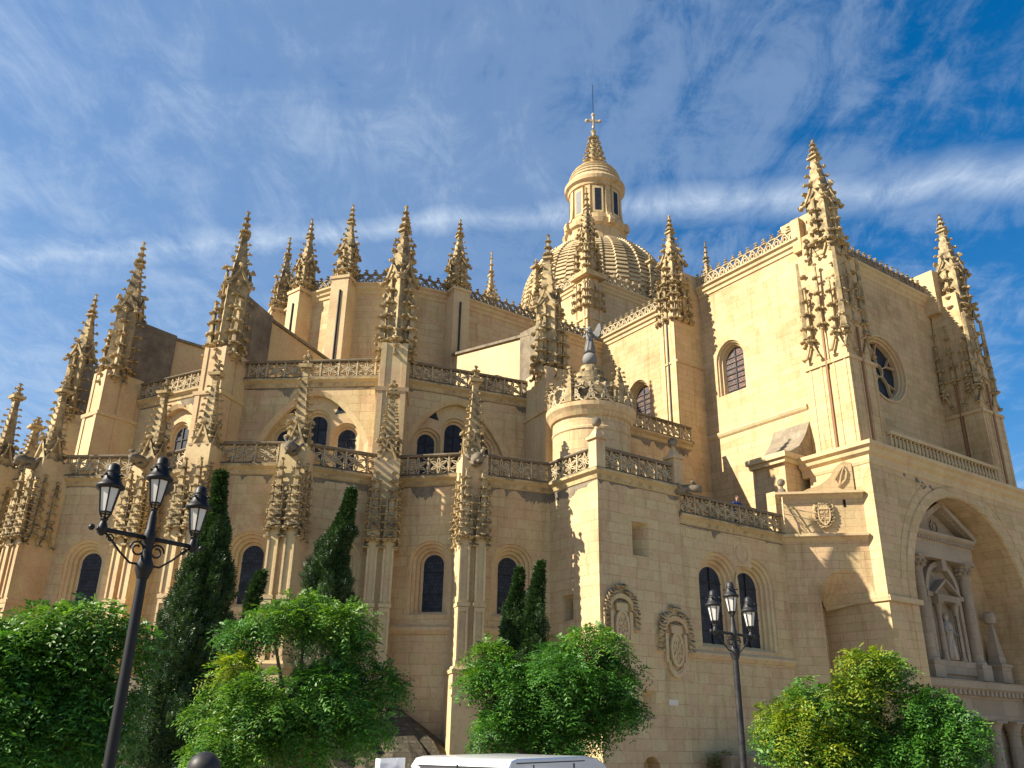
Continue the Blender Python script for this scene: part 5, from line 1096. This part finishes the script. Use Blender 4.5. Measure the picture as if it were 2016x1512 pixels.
mb.rbox(mid.x, mid.y, ang, (lw1-lw0).length/2, .25, -2.6, EYE-.75); mb.rbox(mid.x, mid.y, ang, (lw1-lw0).length/2+.05, .32, EYE-.75, EYE-.62)
tag(mb.build('low_wall', 'dark'), 'low blackened stone wall in front of the paired windows', 'wall')
# ================================================================ vegetation
def leaves(name, P, Dn, mat, par, nl=4, ll=.092, lw_=.034, fl=.29, droop=.6, curl=.5, size=None):
    """fronds at P growing along Dn: paired leaflets along a drooping stalk, each leaflet one quad"""
    n = len(P); D_ = Dn+rng.normal(0, .55, (n, 3)); D_[:, 2] -= droop*.6; D_ /= np.linalg.norm(D_, axis=1)[:, None]
    up = np.tile((0, 0, 1.), (n, 1))+Dn*.6+rng.normal(0, .35, (n, 3)); sd_ = np.cross(D_, up); sd_ /= np.linalg.norm(sd_, axis=1)[:, None]+1e-9; nn_ = np.cross(sd_, D_)
    Vs = []; sc = rng.uniform(.75, 1.25, n)[:, None]*(1 if size is None else size[:, None])
    for k in range(nl):
        t = (k+.6)/nl; c = P+D_*(fl*t*sc)-np.array((0, 0, 1))*(curl*fl*t*t)*sc
        for e in (-1, 1):
            ax = sd_*e*.85+D_*.55-nn_*rng.uniform(.05, .5, (n, 1)); ax /= np.linalg.norm(ax, axis=1)[:, None]
            wd = np.cross(ax, nn_); wd /= np.linalg.norm(wd, axis=1)[:, None]; l_ = ll*sc*(1-.25*abs(t-.5)); w2 = lw_*sc
            Vs.append(np.stack([c, c+ax*l_*.5+wd*w2*.5, c+ax*l_, c+ax*l_*.5-wd*w2*.5], 1))
    V = np.concatenate(Vs, 0).reshape(-1, 3); nq = len(V)//4
    me = bpy.data.meshes.new(name); me.vertices.add(len(V)); me.vertices.foreach_set('co', V.ravel()); me.loops.add(len(V)); me.loops.foreach_set('vertex_index', np.arange(len(V)))
    me.polygons.add(nq); me.polygons.foreach_set('loop_start', np.arange(nq)*4); me.polygons.foreach_set('loop_total', np.full(nq, 4)); me.update(calc_edges=True)
    me.materials.append(M[mat]); o = bpy.data.objects.new(name, me); C.objects.link(o); o.parent = par; return o
def rdirs(n): d = rng.normal(0, 1, (n, 3)); return d/np.linalg.norm(d, axis=1)[:, None]
def bushy(label, dist, lobes, base_px, grp='round leafy trees in front of the cathedral', extra=5, dens=1.1):
    ctr = at(*base_px, dist); gz_ = float(np.interp(ctr.y, [0, 8, 30], [0, -.55, -2.5])); Tt = empty('leafy_tree', (ctr.x, ctr.y, gz_)); tag(Tt, label, 'tree', grp)
    o3 = np.array((ctr.x, ctr.y, gz_)); L = []
    for lb in lobes:
        x, y, rp = lb[:3]; kind = lb[3] if len(lb) > 3 else 'leaf'; dd = lb[4] if len(lb) > 4 else rng.uniform(-.5, .3)
        p = np.array(at(x, y, dist+dd)); r = rp/F*dist*.9; L.append((p, r, kind))
    cen = np.mean([l[0] for l in L], 0); R0 = max(np.linalg.norm(l[0]-cen) for l in L)
    for i in range(extra):                                  # lobes filling the far side
        d = rdirs(1)[0]; d[1] = abs(d[1])+.4; d /= np.linalg.norm(d); L.append((cen+d*R0*rng.uniform(.35, .7)*np.array((.8, 1, .6)), rng.uniform(.28, .4)*R0, 'leaf'))
    groups = {}
    for i, (p, r, kind) in enumerate(L):
        ns_ = max(7, int(9+3*r)); sd2 = rdirs(ns_*3); sd2 = sd2[sd2[:, 2] > -.65][:ns_]; Ps, Ds = [], []
        for k in range(len(sd2)):                             # each lobe is made of layered leafy caps with gaps between
            sr = r*rng.uniform(.34, .52); sc_ = p+sd2[k]*r*rng.uniform(.5, .72)*np.array((1, 1, .85)); m = int(430*dens*sr*sr)+10
            dd_ = rdirs(m*3); dd_ = dd_[dd_[:, 2] > -.25][:m]; Ps.append(sc_+dd_*sr*rng.uniform(.8, 1.02, (len(dd_), 1))*np.array((1.05, 1.05, .62))); Ds.append(dd_*.8+sd2[k]*.4)
        m = int(120*dens*r*r*4); dd_ = rdirs(m); Ps.append(p+dd_*r*rng.uniform(.2, .75, (m, 1))); Ds.append(dd_)
        P = np.concatenate(Ps); d = np.concatenate(Ds); d /= np.linalg.norm(d, axis=1)[:, None]; n = len(P); keep = np.ones(n, bool)
        for j, (q, r2, _) in enumerate(L):
            if j != i: keep &= (np.linalg.norm((P-q)/np.array((1, 1, .85)), axis=1) > r2*.42)
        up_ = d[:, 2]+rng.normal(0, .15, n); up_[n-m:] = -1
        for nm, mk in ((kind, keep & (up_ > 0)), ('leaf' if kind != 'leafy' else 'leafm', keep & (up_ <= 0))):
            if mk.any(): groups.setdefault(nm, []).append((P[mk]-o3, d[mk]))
    for nm, gs in groups.items():
        leaves('foliage', np.concatenate([g[0] for g in gs]), np.concatenate([g[1] for g in gs]), nm, Tt)
    mb = MB(); th_ = cen-o3; mb.tube([(0, 0, -.1), (0, 0, th_[2]*.35), (th_[0]*.15, th_[1]*.15, th_[2]*.62)], [.17, .13, .11], 10)
    mb.build('trunk', 'bark', Tt, None, True); mb = MB()
    for p, r, k in L[:10]: q = p-o3; mb.tube([(th_[0]*.15, th_[1]*.15, th_[2]*.6), (q[0]*.45, q[1]*.45, th_[2]*.62+(q[2]-th_[2]*.62)*.5), tuple(q*np.array((.95, .95, 1)))], [.085, .05, .015], 6)
    mb.build('branch', 'bark', Tt, None, True)
    return Tt
bushy('dark shaded leafy tree at the far left behind the near lamp pole', 14, [(55, 1265, 85, 'leafm'), (175, 1235, 62, 'leafm'), (245, 1275, 45), (120, 1290, 70), (150, 1350, 105), (40, 1390, 120), (215, 1420, 55), (120, 1470, 110), (-60, 1320, 110), (-60, 1450, 120)], (80, 1400))
bushy('large green leafy tree between the tall cypress and the panelled buttress', 18, [(600, 1216, 60, 'leafm'), (530, 1218, 48, 'leafm'), (675, 1232, 54, 'leafm'), (475, 1256, 42), (700, 1292, 50), (450, 1338, 48, 'leafy'), (525, 1385, 72, 'leafm', -.7), (640, 1368, 74, 'leaf', -.4), (752, 1352, 48), (418, 1410, 42, 'leafm'), (470, 1460, 78, 'leafm', -.5), (600, 1465, 95), (712, 1428, 58), (430, 1502, 58, 'leafm', -.6)], (590, 1400), extra=2)
bushy('dense green leafy tree beside the sacristy corner above the van', 20, [(968, 1305, 52, 'leafm'), (1000, 1350, 66), (940, 1340, 36, 'leafm'), (1180, 1270, 52, 'leafm'), (1135, 1300, 62), (1215, 1330, 50), (1090, 1360, 90, 'leaf', -.5), (1180, 1390, 72), (1030, 1420, 80), (970, 1450, 52), (1110, 1460, 90), (1230, 1400, 32)], (1090, 1400))
bushy('yellow green leafy tree in three lobes before the arched portal', 19, [(1715, 1318, 48, 'leafy'), (1680, 1365, 48, 'leafy'), (1745, 1320, 40, 'leafm'), (1690, 1420, 46, 'leafy'), (1590, 1378, 52, 'leafm'), (1550, 1415, 48, 'leafy'), (1580, 1455, 62, 'leafy', -.6), (1530, 1460, 42, 'leafm'), (1650, 1475, 62, 'leafm', -.5), (1805, 1395, 40), (1850, 1415, 50), (1885, 1455, 42), (1800, 1470, 62), (1850, 1495, 66), (1740, 1495, 60), (1620, 1500, 70, 'leafy', -.6)], (1700, 1430), extra=2)
def cypress(label, dist, prof, n, basez=-2.4, flames=40, ll=.095):
    """prof: (pixel y, centre x, half width) from the tip down"""
    ys = np.array([p[0] for p in prof]); Z = np.array([at(p[1], p[0], dist).z for p in prof]); X3 = np.array([tuple(at(p[1], p[0], dist))[:2] for p in prof]); W_ = np.array([p[2] for p in prof])/F*dist
    o = np.argsort(Z); Z, X3, W_ = Z[o], X3[o], W_[o]
    zl = max(basez, Z[0]-4); Tt = empty('cypress_tree', (X3[0][0], X3[0][1], zl)); tag(Tt, label, 'cypress', 'cypresses against the chapel walls'); o3 = np.array((X3[0][0], X3[0][1], zl))
    z = Z[0]-.6*(Z[0]-zl)*0+(Z[-1]-Z[0])*rng.random(n)**1.15; low = rng.random(n) < .12; z = np.where(low, rng.uniform(zl+.3, Z[0]+.3, n), z)
    cx_ = np.interp(z, Z, X3[:, 0]); cy_ = np.interp(z, Z, X3[:, 1]); wr = np.interp(z, Z, W_); a = rng.uniform(0, 2*math.pi, n)
    fa, fz, fs_2 = rng.uniform(0, 2*math.pi, flames), rng.uniform(Z[0]-1, Z[-1], flames), rng.uniform(.5, 1.3, flames)*(Z[-1]-Z[0])*.11
    da = (a[:, None]-fa+math.pi) % (2*math.pi)-math.pi; bump = (np.exp(-(da/.34)**2)*np.clip(1-np.abs((z[:, None]-fz)/fs_2), 0, 1)**.7).max(1)
    r = wr*(.5+.62*bump)*(1-.3*rng.random(n)**2); P = np.stack([cx_+r*np.cos(a), cy_+r*np.sin(a), z], 1); d = np.stack([np.cos(a)*.55, np.sin(a)*.55, np.full(n, 1.0)], 1)
    leaves('foliage', P-o3, d, 'cyp', Tt, 3, ll, ll*.34, ll*1.6, -1.2, -.1, np.clip(wr/.4, .3, 1))
    n2 = n//2; z = Z[0]+(Z[-1]-Z[0])*rng.random(n2)**1.3; rr = np.interp(z, Z, W_)*.5*rng.random(n2)**.5; a = rng.uniform(0, 6.28, n2)
    P = np.stack([np.interp(z, Z, X3[:, 0])+rr*np.cos(a), np.interp(z, Z, X3[:, 1])+rr*np.sin(a), z], 1); leaves('inner_foliage', P-o3, np.stack([np.cos(a), np.sin(a), np.ones(n2)], 1), 'cyp', Tt, 3, ll*1.5, ll*.7, ll*2, -1, 0)
    mb = MB(); mb.tube([(0, 0, -.2)]+[(X3[i][0]-o3[0], X3[i][1]-o3[1], Z[i]-zl) for i in range(len(Z)-1)], [.16]+[.14*(1-i/len(Z)) for i in range(len(Z)-1)], 8); mb.build('trunk', 'bark', Tt, None, True)
cypress('tallest dark cypress beside the near street lamp', 29, [(938, 434, 1.5), (980, 430, 8), (1030, 424, 21), (1100, 412, 38), (1180, 398, 54), (1260, 382, 68), (1340, 366, 80), (1420, 352, 84), (1512, 345, 80)], 24000, flames=120)
cypress('wide dark cypress with leaning tip above the large leafy tree', 32, [(970, 692, 1.5), (1010, 684, 12), (1060, 668, 32), (1110, 655, 48), (1160, 645, 54), (1210, 640, 55), (1260, 636, 52)], 13000, flames=60)
cypress('slim small cypress at the left of the pair by the sacristy', 33.5, [(1125, 1024, 1), (1160, 1019, 9), (1200, 1012, 22), (1240, 1006, 28), (1290, 1002, 28)], 4000)
cypress('small cypress at the right of the pair by the sacristy', 33.2, [(1112, 1066, 1), (1150, 1060, 10), (1200, 1052, 26), (1250, 1046, 33), (1310, 1042, 34)], 4500)
cypress('tiny curved cypress below the chapel window by the tall cypress', 33.5, [(1132, 518, 4), (1150, 508, 11), (1180, 498, 14), (1215, 492, 16), (1250, 486, 17)], 1000, ll=.1)
for x, y, lb in ((1408, 1505, 'dry weed tuft on the low wall left of the worn lamp'), (1432, 1500, 'tall straw coloured weed on the low wall close to the worn lamp')):
    p = at(x, y, 41); Wd_ = empty('weed_tuft', p-Vector((0, 0, .45))); tag(Wd_, lb, 'weed', 'weeds on the low wall'); n = 160; d = rng.normal(0, .35, (n, 3)); d[:, 2] = 1
    leaves('stalks', rng.normal(0, .12, (n, 3))*np.array((1, 1, .3)), d, 'straw', Wd_, 3, .14, .03, .75, -1.4, -.05)
